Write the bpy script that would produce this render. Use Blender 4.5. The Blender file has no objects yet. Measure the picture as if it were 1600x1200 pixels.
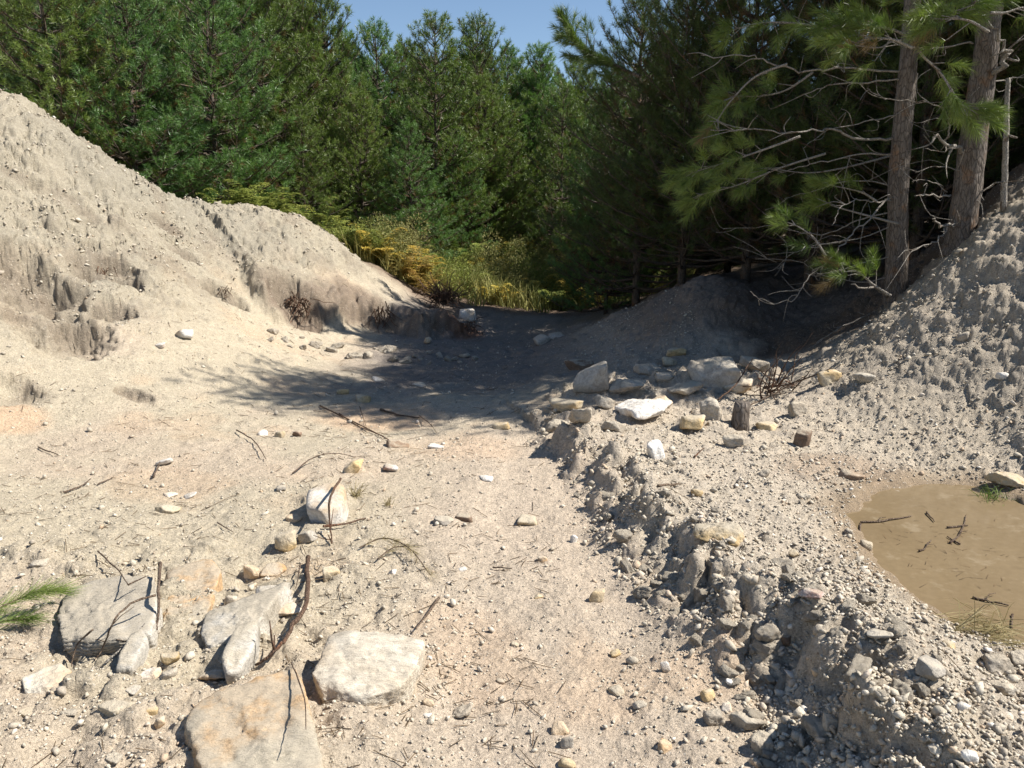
import bpy, math, random
import numpy as np
from mathutils import Vector, Matrix
random.seed(7)
rng = np.random.default_rng(7)
C = bpy.context.scene.collection

# ---------------------------------------------------------------- camera, sky, sun, exposure
FPX, PITCH, CAMZ = 1256.0, math.radians(12.0), 1.6
cam = bpy.data.cameras.new('camera'); camo = bpy.data.objects.new('camera', cam); C.objects.link(camo)
cam.sensor_width = 36; cam.lens = 36*FPX/1600; cam.clip_start = 0.05; cam.clip_end = 3000
camo.location = (0, 0, CAMZ); camo.rotation_euler = (math.pi/2-PITCH, 0, 0)
bpy.context.scene.camera = camo
SUN_EL, SUN_AZ = math.radians(49), math.radians(-2)      # azimuth measured from +X towards +Y
w = bpy.data.worlds.new('World'); bpy.context.scene.world = w; w.use_nodes = True
nt = w.node_tree
sky = nt.nodes.new('ShaderNodeTexSky'); sky.sky_type = 'NISHITA'; sky.sun_disc = False
sky.sun_elevation = SUN_EL; sky.sun_rotation = math.pi/2 - SUN_AZ
sky.altitude = 600; sky.air_density = 1.0; sky.dust_density = 0.0; sky.ozone_density = 2.0
nt.links.new(sky.outputs[0], nt.nodes['Background'].inputs[0])
nt.nodes['Background'].inputs[1].default_value = 0.074
sl = bpy.data.lights.new('sun', 'SUN'); sl.energy = 5.0; sl.angle = math.radians(0.53); sl.color = (1.0, 0.95, 0.87)
so = bpy.data.objects.new('sun', sl); C.objects.link(so)
sdir = Vector((math.cos(SUN_EL)*math.cos(SUN_AZ), math.cos(SUN_EL)*math.sin(SUN_AZ), math.sin(SUN_EL)))
so.rotation_euler = sdir.to_track_quat('Z', 'Y').to_euler(); so.location = (8, 0, 20)
vs = bpy.context.scene.view_settings
vs.view_transform = 'Standard'; vs.look = 'None'; vs.exposure = 0.86; vs.gamma = 1; vs.use_curve_mapping = False
cy = bpy.context.scene.cycles
cy.max_bounces = 6; cy.diffuse_bounces = 3; cy.glossy_bounces = 2; cy.transmission_bounces = 2; cy.transparent_max_bounces = 4
cy.caustics_reflective = False; cy.caustics_refractive = False

# ---------------------------------------------------------------- numpy noise
def _hash(ix, iy, iz, seed):
    h = (ix.astype(np.int64)*374761393 + iy.astype(np.int64)*668265263 + iz.astype(np.int64)*2147483647*3 + seed*1274126177) & 0xffffffff
    h = ((h ^ (h >> 13))*1274126177) & 0xffffffff
    h = ((h ^ (h >> 16))*2246822519) & 0xffffffff
    return ((h ^ (h >> 15)) & 0xffffff)/16777216.0
def vn2(x, y, seed=0):
    ix = np.floor(x); iy = np.floor(y); fx = x-ix; fy = y-iy
    fx = fx*fx*fx*(fx*(fx*6-15)+10); fy = fy*fy*fy*(fy*(fy*6-15)+10); z = np.zeros_like(ix)
    a = _hash(ix, iy, z, seed); b = _hash(ix+1, iy, z, seed); c = _hash(ix, iy+1, z, seed); d = _hash(ix+1, iy+1, z, seed)
    return ((a*(1-fx)+b*fx)*(1-fy)+(c*(1-fx)+d*fx)*fy)*2-1
def fbm2(x, y, seed=0, octv=4, gain=0.5):
    s = 0; a = 1; f = 1; n = 0
    for o in range(octv):
        ca, sa = math.cos(o*1.1), math.sin(o*1.1)
        s = s+a*vn2((x*ca-y*sa)*f, (x*sa+y*ca)*f, seed+o*17); n += a; a *= gain; f *= 2.03
    return s/n
def vn3(p, seed=0):
    x, y, z = p[:, 0], p[:, 1], p[:, 2]
    ix = np.floor(x); iy = np.floor(y); iz = np.floor(z); fx = x-ix; fy = y-iy; fz = z-iz
    fx = fx*fx*(3-2*fx); fy = fy*fy*(3-2*fy); fz = fz*fz*(3-2*fz); r = 0
    for dx in (0, 1):
        for dy in (0, 1):
            for dz in (0, 1):
                r = r+_hash(ix+dx, iy+dy, iz+dz, seed)*(fx if dx else 1-fx)*(fy if dy else 1-fy)*(fz if dz else 1-fz)
    return r*2-1
def fbm3(p, seed=0, octv=3):
    s = 0; a = 1; n = 0
    for o in range(octv):
        s = s+a*vn3(p*2.03**o, seed+o*13); n += a; a *= 0.5
    return s/n
def lumps(x, y, cell, seed, dens=0.7, rmin=0.35, rmax=0.75):
    """rounded lumps, one per cell, 0..~1"""
    gx = x/cell; gy = y/cell; ix = np.floor(gx); iy = np.floor(gy); out = np.zeros_like(x); z = np.zeros_like(ix)
    for dx in (-1, 0, 1):
        for dy in (-1, 0, 1):
            cx = ix+dx; cy_ = iy+dy
            px = cx+_hash(cx, cy_, z, seed); py = cy_+_hash(cx, cy_, z+1, seed)
            k = _hash(cx, cy_, z+2, seed); r = rmin+(rmax-rmin)*_hash(cx, cy_, z+3, seed)
            ang = _hash(cx, cy_, z+4, seed)*3.14; ca = np.cos(ang); sa = np.sin(ang)
            ex = (gx-px)*ca+(gy-py)*sa; ey = -(gx-px)*sa+(gy-py)*ca
            d2 = (ex*ex+(ey*1.45)**2)/(r*r)
            out = np.maximum(out, np.where(k < dens, np.sqrt(np.clip(1-d2, 0, 1))*(0.4+r), 0))
    return out
def sst(a, b, x):
    t = np.clip((x-a)/(b-a), 0, 1); return t*t*(3-2*t)

# ---------------------------------------------------------------- camera rays <-> world
cP, sP = math.cos(PITCH), math.sin(PITCH)
def ray(u, v):
    yu = (600-v)/FPX
    return np.array([(u-800)/FPX, cP+yu*sP, -sP+yu*cP])
def at_depth(u, v, Y):
    d = ray(u, v); t = Y/d[1]; return (d[0]*t, Y, CAMZ+d[2]*t)
def at_z(u, v, z=0.0):
    d = ray(u, v); t = (z-CAMZ)/d[2]; return (d[0]*t, d[1]*t, z)

# ---------------------------------------------------------------- the lie of the land
PX = [  # pixel, pixel, distance in metres
 (0,140,9.8),(90,195,10.0),(180,258,10.3),(290,328,11),(360,345,11.6),(430,343,12),(500,372,12.3),(560,420,12.5),(620,462,13),(690,487,13.5),
 (0,300,8.5),(0,450,7.2),(0,600,6.0),(0,700,5.2),(100,300,9.2),(100,420,8.0),(100,540,6.9),(100,640,5.9),
 (200,400,8.8),(200,520,7.4),(200,600,6.5),(200,680,5.5),(290,400,9.9),(350,450,9.7),(350,520,8.5),(350,600,7.1),
 (450,410,11.5),(450,470,10.6),(450,520,10.0),(450,580,8.0),(540,470,11.7),(580,510,11.3),(580,545,10),(650,530,10.8),(640,500,12.2),
 (700,600,8.0),(750,550,10.4),(800,500,13.6),(850,474,17.2),(900,474,17.2),(840,540,10.8),(870,510,13.2),(750,450,17),(900,440,19),(700,405,20),(850,388,20.8),(930,405,20),(800,432,17.6),
 (1110,424,9.3),(1060,466,9.2),(1085,446,9.25),(1030,494,9.15),(1000,516,9.1),(955,543,9.1),(950,500,12.2),(1000,475,12.6),(1200,480,9.5),(1250,520,8.4),(1150,560,7.8),(1050,590,7.3),(930,600,7.2),(860,640,6.5),
 (1230,602,6.6),(1320,557,6.4),(1400,507,6.4),(1480,447,6.3),(1540,402,6.3),(1600,362,6.2),(1600,240,7.7),(1562,300,7.7),
 (1400,620,5.6),(1400,720,4.9),(1550,550,5.6),(1550,650,5.0),(1550,740,4.6),(1290,680,5.3),(1300,620,5.9),(1430,405,8.0)]
XYZ = [(-4,-3,.1),(0,-3,0),(4,-3,.1),(-9,-6,.3),(9,-6,.3),(-1.5,2.2,.05),(-2.4,3,.10),(-3.0,4.2,.14),(0,2,0),(0,1,0),(0,3,0),(0,4.2,0),(-1.2,3.6,.03),(-1.5,5,.02),(0,5.4,0),
 (.9,2.2,0),(1.2,3.0,.03),(1.6,4,.06),(2.1,2.6,.05),(2.5,3.6,.06),(3.2,3.6,.1),(1.5,5,.08),(2.6,2,.07),(1.8,6,.12),
 (-7.8,12,2.4),(-9.5,9,3.0),(-8.5,6.5,2.2),(-6,4,.9),(-4.5,2,.3),(-6.4,13,1.5),(-4.4,14,1.2),(-2.6,14.5,.75),(-1.3,15.2,.1),(-10,15,1.7),(-16,12,2.3),
 (5,5,1.5),(5,4,.9),(4.2,3,.25),(4,2,.15),(6,2,.4),(6,6.4,2.2),(8,6.5,2.6),(7,8.5,2.5),(3.0,8,.5),(3.45,7.4,.72),(5,9,1.3),
 (2.7,12,.65),(5,13,.8),(9,12,1.4),(12,18,1.6),(4,18,.5),(8,24,1.0),(-4,18,.6),(-10,20,1.3),(0,26,.8),(-14,30,1.8),(14,32,1.8),(0,36,1.3),(-25,22,2.2),(22,22,2.2)]
ctrl = np.array([at_depth(*p) for p in PX]+XYZ, float)
def _q(x, y):
    yy = np.maximum(y, -4)+6.0
    return np.stack([x/yy*2.2, np.log(yy)*1.9], -1)
cq = _q(ctrl[:, 0], ctrl[:, 1])
def _phi(r2): return np.sqrt(r2+0.006)
_n = len(cq)
K = _phi(((cq[:, None]-cq[None])**2).sum(-1)); K[np.diag_indices(_n)] -= 0.012
A = np.zeros((_n+1, _n+1)); A[:_n, :_n] = K; A[:_n, _n] = 1; A[_n, :_n] = 1
coef = np.linalg.solve(A, np.append(ctrl[:, 2], 0))
def poly_sd(x, y, pts):
    """signed distance to an open polyline (positive on its right-hand side) and the fraction along it"""
    best = np.full(x.shape, 1e9); sd = np.zeros_like(x); tt = np.zeros_like(x); m = len(pts)-1
    for i in range(m):
        ax, ay = pts[i]; bx, by = pts[i+1]; dx, dy = bx-ax, by-ay; L2 = dx*dx+dy*dy
        t = np.clip(((x-ax)*dx+(y-ay)*dy)/L2, 0, 1)
        ex = x-ax-t*dx; ey = y-ay-t*dy; d = np.hypot(ex, ey); s = np.sign(dy*(x-ax)-dx*(y-ay))
        k = d < best; best = np.where(k, d, best); sd = np.where(k, d*s, sd); tt = np.where(k, (i+t)/m, tt)
    return sd, tt
BERM = [at_z(*p)[:2] for p in [(842,676),(880,716),(928,775),(962,850),(1030,925),(1085,985),(1165,1040),(1215,1100),(1270,1200),(1330,1330)]]
SCARP = [at_depth(*p)[:2] for p in [(395,492,9.9),(440,512,10.1),(500,520,10.6),(560,512,11.2),(600,522,11.2),(660,545,11.2),(720,545,11.8),(745,520,12.8)]]
PUD = [at_z(*p, 0.03)[:2] for p in [(1335,806),(1352,868),(1400,920),(1448,962),(1486,1000),(1560,1018),(1680,1030),(1760,930),(1700,820),(1590,782),(1520,760),(1440,757),(1370,766)]]
PUD = np.array(PUD)
def in_poly_sd(x, y, P_):
    best = np.full(x.shape, 1e9); inside = np.zeros(x.shape, bool)
    for i in range(len(P_)):
        ax, ay = P_[i]; bx, by = P_[(i+1) % len(P_)]; dx, dy = bx-ax, by-ay
        t = np.clip(((x-ax)*dx+(y-ay)*dy)/(dx*dx+dy*dy), 0, 1)
        best = np.minimum(best, np.hypot(x-ax-t*dx, y-ay-t*dy))
        c = ((ay > y) != (by > y)) & (x < (bx-ax)*(y-ay)/(by-ay+1e-12)+ax); inside ^= c
    return np.where(inside, -best, best)
WATER_Z = 0.03
def base_z(x, y):
    x = np.asarray(x, float); y = np.asarray(y, float); sh = x.shape; x = x.ravel(); y = y.ravel(); out = np.empty_like(x)
    for i in range(0, len(x), 60000):
        q = _q(x[i:i+60000], y[i:i+60000])
        r2 = np.maximum((q**2).sum(1)[:, None]+(cq**2).sum(1)[None]-2*q@cq.T, 0)
        out[i:i+60000] = _phi(r2)@coef[:_n]+coef[_n]
    out = np.where(y > 45, np.minimum(out, 2.5), out); out = np.clip(out, -0.6, 4)
    # berm thrown up beside the track
    n1 = fbm2(x*2.6, y*2.6, 5, 3); n2 = fbm2(x*9, y*9, 6, 2)
    sd, tt = poly_sd(x, y, BERM); n0 = fbm2(x*1.1, y*1.1, 7, 2); sd = -sd+n1*0.15+n0*.10+n2*0.06+.05*(lumps(x, y, .26, 8, .6)-.3)
    H = np.interp(tt, [0, .1, .35, .6, .8, 1], [.07, .13, .17, .21, .25, .25])*(1+0.35*n1)
    gr = .10+.16*np.clip(n1*1.6+.5, 0, 1)
    out = out+H*(.62*sst(-0.02, gr, sd)+.38*sst(.02, .34, sd+n2*.1))*np.exp(-np.clip(sd-0.2, 0, 9)/0.75)*sst(0.0, 0.12, tt*4+0.1)
    # undercut bank on the far left
    sd, tt = poly_sd(x, y, SCARP); sd = -sd+n1*0.14+n2*0.05
    out = out+0.42*(.6*sst(-0.08, .16, sd)+.4*sst(.0, .4, sd+n2*.15))*np.exp(-np.clip(sd-0.1, 0, 9)/1.1)*sst(0, .1, tt)*sst(1, .85, tt)
    # puddle basin
    sd = in_poly_sd(x, y, PUD)+n1*0.06+n2*0.03+.02*fbm2(x*22, y*22, 9, 2)
    k = sst(0.05, -0.10, sd); out = out*(1-k)+(-0.07)*k
    k2 = sst(0.30, 0.02, sd)*(1-k); out = np.where(k2 > 0, out*(1-k2*.55)+0.045*k2*.55, out)
    k3 = sst(0.03, 0.10, sd)*sst(1.0, .3, sd); out = np.where((k3 > 0) & (out < 0.055), out*(1-k3)+0.055*k3, out)
    return out.reshape(sh)
def hit(u, v, zoff=0.0, fn=None):
    """where the sight line through a pixel of the photograph meets the ground"""
    d = ray(u, v); f = fn or base_z; lo, hi = 1.2, 60.0
    for n in (260, 40, 20):
        t = lo*(hi/lo)**np.linspace(0, 1, n); Z = CAMZ+d[2]*t; g = f(d[0]*t, d[1]*t)+zoff; m = Z < g; k = int(np.argmax(m)) if m.any() else n-1
        lo, hi = t[max(k-1, 0)], t[k]
    return np.array([d[0]*t[k], d[1]*t[k], g[k]])
# hollows in the left slope: u, v, half-size across, down, depth, tilt
PITS = [(30,425,.42,.20,.16,-.5),(85,455,.34,.16,.15,-.7),(165,420,.30,.13,.13,-.9),(55,470,.55,.12,.10,-.4),(110,530,.34,.20,.17,.5),(165,485,.30,.09,.14,-.9),
        (255,350,.26,.07,.07,-.9),(285,395,.22,.06,.07,-.8),(340,455,.20,.09,.13,-.7),(372,470,.16,.07,.13,-.7),(462,482,.30,.16,.22,-.2),(20,500,.3,.08,.07,-.5),(10,610,.30,.12,.08,-.2),
        (130,425,.2,.08,.1,-.8),(195,437,.2,.07,.1,-.9),(5,395,.3,.1,.1,-.5),(120,330,.2,.05,.05,-.7),(70,300,.3,.05,.05,-.6),(215,620,.18,.06,.05,.6),(600,480,.2,.1,.14,-.2)]
PITS = [(hit(p[0], p[1]), p[2]*1.15, p[3]*1.35)+p[4:] for p in PITS]
BANK = [(hit(u, v), hx, hy, h) for (u, v, hx, hy, h) in ((168,950,.27,.20,.055),(300,935,.20,.20,.045),(395,975,.30,.20,.065),(395,1140,.33,.26,.075),(572,1040,.25,.17,.06),
  (505,785,.13,.1,.05),(200,1020,.12,.1,.04),(1118,600,.45,.35,.14),(978,615,.30,.2,.06),(922,618,.28,.22,.09),(1010,650,.34,.2,.05),(890,650,.26,.2,.06),(1128,850,.2,.15,.04),(1074,625,.3,.2,.08),(1112,665,.2,.2,.06))]
def masks(x, y):
    sdb, tb = poly_sd(x, y, BERM); sdb = -sdb; n = fbm2(x*1.3, y*1.3, 31, 3)
    right = sst(-0.02, 0.10, sdb+n*.1)*sst(14, 10, y)                       # rough ground right of the berm line
    right = np.where(y > 5.6, sst(0.0, 1.0, x-0.2+n*.4)*sst(14, 10, y), right)
    sdp = in_poly_sd(x, y, PUD)
    left = sst(0.15, 1.0, base_fast(x, y)-0.12)*sst(-0.6, -1.6, x)
    return right, sdp, left
_cache = {}
def base_fast(x, y):
    return _cache.get('z') if _cache.get('n') == len(np.ravel(x)) and _cache.get('z') is not None else base_z(x, y)
def ground(x, y, full=False):
    x = np.atleast_1d(np.asarray(x, float)); y = np.atleast_1d(np.asarray(y, float))
    b = base_z(x, y); _cache['z'] = b; _cache['n'] = len(x)
    right, sdp, left = masks(x, y); _cache['z'] = None
    z = b.copy()
    z += 0.035*fbm2(x*1.5, y*1.5, 1, 4)*(1-0.0*right)
    # left slope: runnels down the fall line and crusted lumps
    g = fbm2(x*2.2+y*.5, y*1.1-x*.7, 11, 3)
    z += left*(0.07*g + 0.020*(1-np.abs(fbm2(x*2.4+y*.8, y*1.6-x*.8, 12, 4))*2.4))
    sdS, tS = poly_sd(x, y, SCARP); fine = left*(0.05*fbm2(x*5, y*5, 13, 5, .62)+.030*lumps(x, y, .15, 39, .35)+.030*fbm2(x*17, y*17, 51, 4, .6)-.045*sst(.10, .0, np.abs(fbm2(x*4+y, y*3-x, 52, 4, .6)))*sst(-.1, .25, fbm2(x*1.1, y*1.1, 53, 2)))*(1-.75*sst(-.2, -.02, -sdS)*sst(.55, .3, -sdS)*sst(0, .05, tS))
    lm = sst(0.05, 0.5, fbm2(x*.9, y*.9, 14, 2)+.15)*left
    z += lm*(0.05*lumps(x, y, .34, 15, .4)+.02*lumps(x, y, .12, 16, .4))
    ck = np.abs(fbm2(x*1.9-y*.6, y*1.3+x*.8, 17, 4)); z -= left*.03*sst(.2, .0, ck)*sst(-.1, .2, fbm2(x*.8, y*.8, 18, 2))
    for (c, hx, hy, h) in BANK:
        m = (np.abs(x-c[0]) < hx*2) & (np.abs(y-c[1]) < hy*2)
        if m.any():
            d = np.sqrt(((x[m]-c[0])/hx)**2+((y[m]-c[1])/hy)**2)+.35*fbm2(x[m]*7, y[m]*7, 94, 3); z[m] += h*(.55 if c[1] < 4 else 1)*sst(1.5, .7, d)*(.75+.5*fbm2(x[m]*12, y[m]*12, 95, 3))
    pitm = np.zeros_like(z)
    for (c, ax, ay, dp, an) in PITS:
        m = (np.abs(x-c[0]) < ax+ay+.2) & (np.abs(y-c[1]) < ax+ay+.5)
        if not m.any(): continue
        xx = x[m]-c[0]; yy = y[m]-c[1]; ca, sa = math.cos(an), math.sin(an)
        ex = (xx*ca-yy*sa)/ax; ey = (xx*sa+yy*ca)/(ay*1.6)
        d = np.sqrt(ex*ex+ey*ey)+0.34*fbm2(xx*5+c[0], yy*5, 19, 4, .5)
        upw = np.clip((-xx*.55+yy*.85)/(ay*1.6)*.5+.5, 0, 1)               # scarp on the uphill side, runs out downhill
        pitm[m] = np.maximum(pitm[m], sst(1.15, .8, d)*upw); z[m] -= 1.9*dp*sst(1.08, 0.45, d)*(.25+.9*upw)*(0.9+.12*fbm2(xx*8, yy*8, 20, 3))
    z += fine*(1-.85*np.clip(pitm*1.3, 0, 1))
    # rough thrown soil on the right
    sdb, tb = poly_sd(x, y, BERM); sdb = -sdb
    nearb = sst(-0.22, -.02, sdb)*sst(0.42, 0.12, sdb+.12*fbm2(x*3, y*3, 38, 2))*sst(7.2, 6.2, y)
    rr = right*sst(0.0, 0.12, sdp)
    z += rr*(0.020*fbm2(x*5, y*5, 21, 3) + 0.030*lumps(x, y, .22, 22, .5)*(0.2+.8*nearb) + 0.012*lumps(x, y, .10, 23, .35) + 0.007*lumps(x, y, .05, 24, .45)+ .004*lumps(x, y, .026, 25, .8))
    z += nearb*(0.07*lumps(x, y, .28, 26, .5)+.045*lumps(x, y, .15, 30, .5)+.022*lumps(x, y, .08, 28, .6)+.05*fbm2(x*6, y*6, 33, 3))*sst(-.2, .1, sdb+.12*fbm2(x*4, y*4, 34, 2))
    # slabs of cracked dirt: terraces on the berm face
    rm = rr*sst(.28, .7, b)
    z += rr*.007*(1-np.abs(fbm2(x*9, y*9, 37, 4, .6))*2.5)
    z += rm*(0.07*fbm2(x*2.6-y, y*2.6, 27, 5, .55)+.035*lumps(x+.03*vn2(x*9, y*9, 1), y, .35, 29, .3)+.009*fbm2(x*17, y*17, 35, 3))
    # track and left flat
    fl = (1-right)*(1-left)
    rut = sst(-0.5, 0.1, x)*sst(6.5, 5, y)
    z += fl*(0.006*fbm2(x*8, y*8, 41, 3)+0.005*lumps(x, y, .045, 42, .35)+.0035*lumps(x, y, .024, 43, .5)+0.012*lumps(x, y, .16, 44, .16)*1.0)
    z += fl*sst(-.1, -.8, x)*sst(4.3, 3.2, y)*(0.045*fbm2(x*2.6, y*4.2, 45, 4)+.03*lumps(x, y, .22, 46, .4)+.018*lumps(x, y, .10, 49, .45)+.02*fbm2(x*12, y*12, 50, 3))
    z -= .03*fl*sst(.5, .2, np.abs(x+.05-.06*y))*sst(7, 5.5, y)
    shade = sst(6.2, 7.5, y)*(1-left)
    z += shade*(.03*fbm2(x*3, y*3, 47, 3)+.03*lumps(x, y, .3, 48, .3))
    ground.pit = pitm
    if full: return z, b, right, sdp, left, nearb, fl
    return z
def gz(x, y): return float(ground([x], [y])[0])
def hitg(u, v): return hit(u, v, 0, ground)

# ---------------------------------------------------------------- mesh helpers
def mesh_np(name, V, F, mats=(), smooth=False, attrs=None, fmat=None):
    me = bpy.data.meshes.new(name); V = np.asarray(V, np.float32); F = np.asarray(F, np.int32); k = F.shape[1]
    me.vertices.add(len(V)); me.vertices.foreach_set('co', V.ravel())
    me.loops.add(F.size); me.loops.foreach_set('vertex_index', F.ravel())
    me.polygons.add(len(F)); me.polygons.foreach_set('loop_start', np.arange(0, F.size, k, dtype=np.int32))
    me.polygons.foreach_set('loop_total', np.full(len(F), k, np.int32))
    if smooth: me.polygons.foreach_set('use_smooth', np.ones(len(F), bool))
    for m in (mats if isinstance(mats, (list, tuple)) else [mats]): me.materials.append(m)
    if fmat is not None: me.polygons.foreach_set('material_index', np.asarray(fmat, np.int32))
    for an, av in (attrs or {}).items():
        if av.ndim == 2:
            a = me.color_attributes.new(an, 'FLOAT_COLOR', 'POINT'); cc = np.ones((len(V), 4), np.float32); cc[:, :3] = av; a.data.foreach_set('color', cc.ravel())
        else:
            a = me.attributes.new(an, 'FLOAT', 'POINT'); a.data.foreach_set('value', av.astype(np.float32))
    me.update(calc_edges=True); me.validate(); return me
def link(name, me, parent=None, loc=None, label=None, cat=None, group=None, kind=None):
    o = bpy.data.objects.new(name, me); C.objects.link(o)
    if parent: o.parent = parent
    if loc is not None: o.location = loc
    if label: o['label'] = label
    if cat: o['category'] = cat
    if group: o['group'] = group
    if kind: o['kind'] = kind
    return o
def frame(d):
    d = d/np.linalg.norm(d); a = np.array([0, 0, 1.]) if abs(d[2]) < .9 else np.array([1., 0, 0])
    s = np.cross(d, a); s /= np.linalg.norm(s); return s, np.cross(s, d)
class Tubes:
    def __init__(s): s.V = []; s.F = []; s.n = 0
    def add(s, pts, rad, k=6, seed=0, rough=0.0, cap=True):
        pts = np.asarray(pts, float); m = len(pts); rad = np.broadcast_to(rad, (m,)).astype(float); a = np.arange(k)*2*math.pi/k; vv = []
        t0 = pts[1]-pts[0]; s0, u0 = frame(t0)
        for i in range(m):
            t = pts[min(i+1, m-1)]-pts[max(i-1, 0)]; t = t/(np.linalg.norm(t)+1e-9)
            s0 = s0-t*np.dot(s0, t); s0 /= np.linalg.norm(s0)+1e-9; u0 = np.cross(t, s0)
            vv.append(pts[i]+rad[i]*(np.cos(a)[:, None]*s0+np.sin(a)[:, None]*u0))
        vv = np.concatenate(vv)
        if rough: 
            c = np.repeat(pts, k, 0); r = (vv-c); vv = c+r*(1+rough*fbm3(vv*np.array([22, 22, 7.]), seed, 3))[:, None]
        b = s.n; i = np.arange(m-1)[:, None]*k; j = np.arange(k)[None]; jn = (j+1) % k
        q = np.stack([i+j, i+jn, i+k+jn, i+k+j], -1).reshape(-1, 4)+b
        s.V.append(vv); s.F.append(q); s.n += len(vv)
        if cap:
            s.V.append(np.array([pts[0], pts[-1]])); e = s.n
            f = [[b+(x+1) % k, b+x, e, e] for x in range(k)]+[[b+(m-1)*k+x, b+(m-1)*k+(x+1) % k, e+1, e+1] for x in range(k)]
            s.F.append(np.array(f)); s.n += 2
    def tri(s):
        V = np.concatenate(s.V); F = np.concatenate(s.F)
        T = np.concatenate([F[:, [0, 1, 2]], F[F[:, 2] != F[:, 3]][:, [0, 2, 3]]]); return V, T
    def mesh(s, name, mat, smooth=True):
        V, T = s.tri(); return mesh_np(name, V, T, mat, smooth)
def smooth_path(P_, n=4, wob=0.0, rg=None):
    P_ = np.asarray(P_, float); out = []
    m = len(P_)
    for i in range(m-1):
        p0 = P_[max(i-1, 0)]; p1 = P_[i]; p2 = P_[i+1]; p3 = P_[min(i+2, m-1)]
        for j in range(n):
            t = j/n; out.append(.5*((2*p1)+(-p0+p2)*t+(2*p0-5*p1+4*p2-p3)*t*t+(-p0+3*p1-3*p2+p3)*t**3))
    out.append(P_[-1]); out = np.array(out)
    if wob: out[1:-1] += (rg or rng).normal(0, wob, (len(out)-2, 3))
    return out
_ico = {}
def ico(n):
    if n in _ico: return _ico[n]
    import bmesh
    bm = bmesh.new(); bmesh.ops.create_icosphere(bm, subdivisions=n, radius=1)
    V = np.array([v.co[:] for v in bm.verts]); F = np.array([[v.index for v in f.verts] for f in bm.faces]); bm.free()
    _ico[n] = (V, F); return V, F
def rock_shape(rg, sub=3, dims=(1, 1, 1), planes=None, npl=11, sharp=16, rough=.05, strat=0.0):
    """a stone: intersection of half-spaces with worn edges and a grainy surface"""
    D, F = ico(sub)
    if planes is None:
        N = rg.normal(size=(npl, 3)); N /= np.linalg.norm(N, axis=1)[:, None]
        N = np.concatenate([N, [[0, 0, 1], [0, 0, -1], [1, 0, 0], [-1, 0, 0], [0, 1, 0], [0, -1, 0]]+rg.normal(0, .18, (6, 3))])
        N /= np.linalg.norm(N, axis=1)[:, None]; Hh = rg.uniform(.58, 1.0, len(N))
    else: N, Hh = planes
    q = np.maximum(D@N.T/Hh[None], 1e-4); r = (q**sharp).sum(1)**(-1/sharp)
    V = D*r[:, None]*np.array(dims)
    s = max(dims); sd = int(rg.integers(1e6)); of = rg.uniform(0, 50, 3)
    nrm = D/np.array(dims); nrm /= np.linalg.norm(nrm, axis=1)[:, None]
    dsp = rough*s*(fbm3(V/s*2.3+of, sd, 4)+.55*fbm3(V/s*8+of, sd+5, 4))
    if strat: dsp = dsp+strat*s*np.abs(vn3(np.stack([V[:, 0]*1.5/s, V[:, 1]*1.5/s, V[:, 2]*16/s], 1)+of, sd+9))
    return V+nrm*dsp[:, None], F

# ---------------------------------------------------------------- materials
class NT:
    def __init__(s, name):
        s.m = bpy.data.materials.new(name); s.m.use_nodes = True; s.t = s.m.node_tree; s.b = s.t.nodes['Principled BSDF']; s.out = s.t.nodes['Material Output']
        s.b.inputs['Specular IOR Level'].default_value = .25
    def n(s, t, **k):
        x = s.t.nodes.new(t)
        for a, v in k.items():
            if a in x.inputs: x.inputs[a].default_value = v
            else: setattr(x, a, v)
        return x
    def l(s, a, b): s.t.links.new(a, b)
    def noise(s, vec, scale, detail=4, rough=.55):
        x = s.n('ShaderNodeTexNoise'); x.inputs['Scale'].default_value = scale; x.inputs['Detail'].default_value = detail; x.inputs['Roughness'].default_value = rough
        s.l(vec, x.inputs['Vector']); return x.outputs['Fac']
    def ramp(s, fac, stops):
        x = s.n('ShaderNodeValToRGB'); e = x.color_ramp.elements
        while len(e) < len(stops): e.new(.5)
        for i, (p, c) in enumerate(stops): e[i].position = p; e[i].color = (*c, 1) if isinstance(c, tuple) else (c, c, c, 1)
        s.l(fac, x.inputs[0]); return x.outputs[0]
    def mix(s, f, a, b, mode='MIX'):
        x = s.n('ShaderNodeMix'); x.data_type = 'RGBA'; x.blend_type = mode
        for v, i in ((f, 0), (a, 6), (b, 7)):
            if isinstance(v, (int, float)): x.inputs[i].default_value = v
            elif isinstance(v, tuple): x.inputs[i].default_value = (*v, 1)
            else: s.l(v, x.inputs[i])
        return x.outputs[2]
    def bump(s, h, strength, dist, prev=None):
        x = s.n('ShaderNodeBump'); x.inputs['Strength'].default_value = strength; x.inputs['Distance'].default_value = dist; s.l(h, x.inputs['Height'])
        if prev: s.l(prev, x.inputs['Normal'])
        return x.outputs[0]
    def objvec(s):
        g = s.n('ShaderNodeTexCoord').outputs['Object']; oi = s.n('ShaderNodeObjectInfo').outputs['Random']
        m = s.n('ShaderNodeVectorMath', operation='MULTIPLY_ADD'); cx = s.n('ShaderNodeCombineXYZ')
        for i in range(3): s.l(oi, cx.inputs[i])
        s.l(cx.outputs[0], m.inputs[0]); m.inputs[1].default_value = (37, 61, 83); s.l(g, m.inputs[2]); return m.outputs[0]

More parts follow.
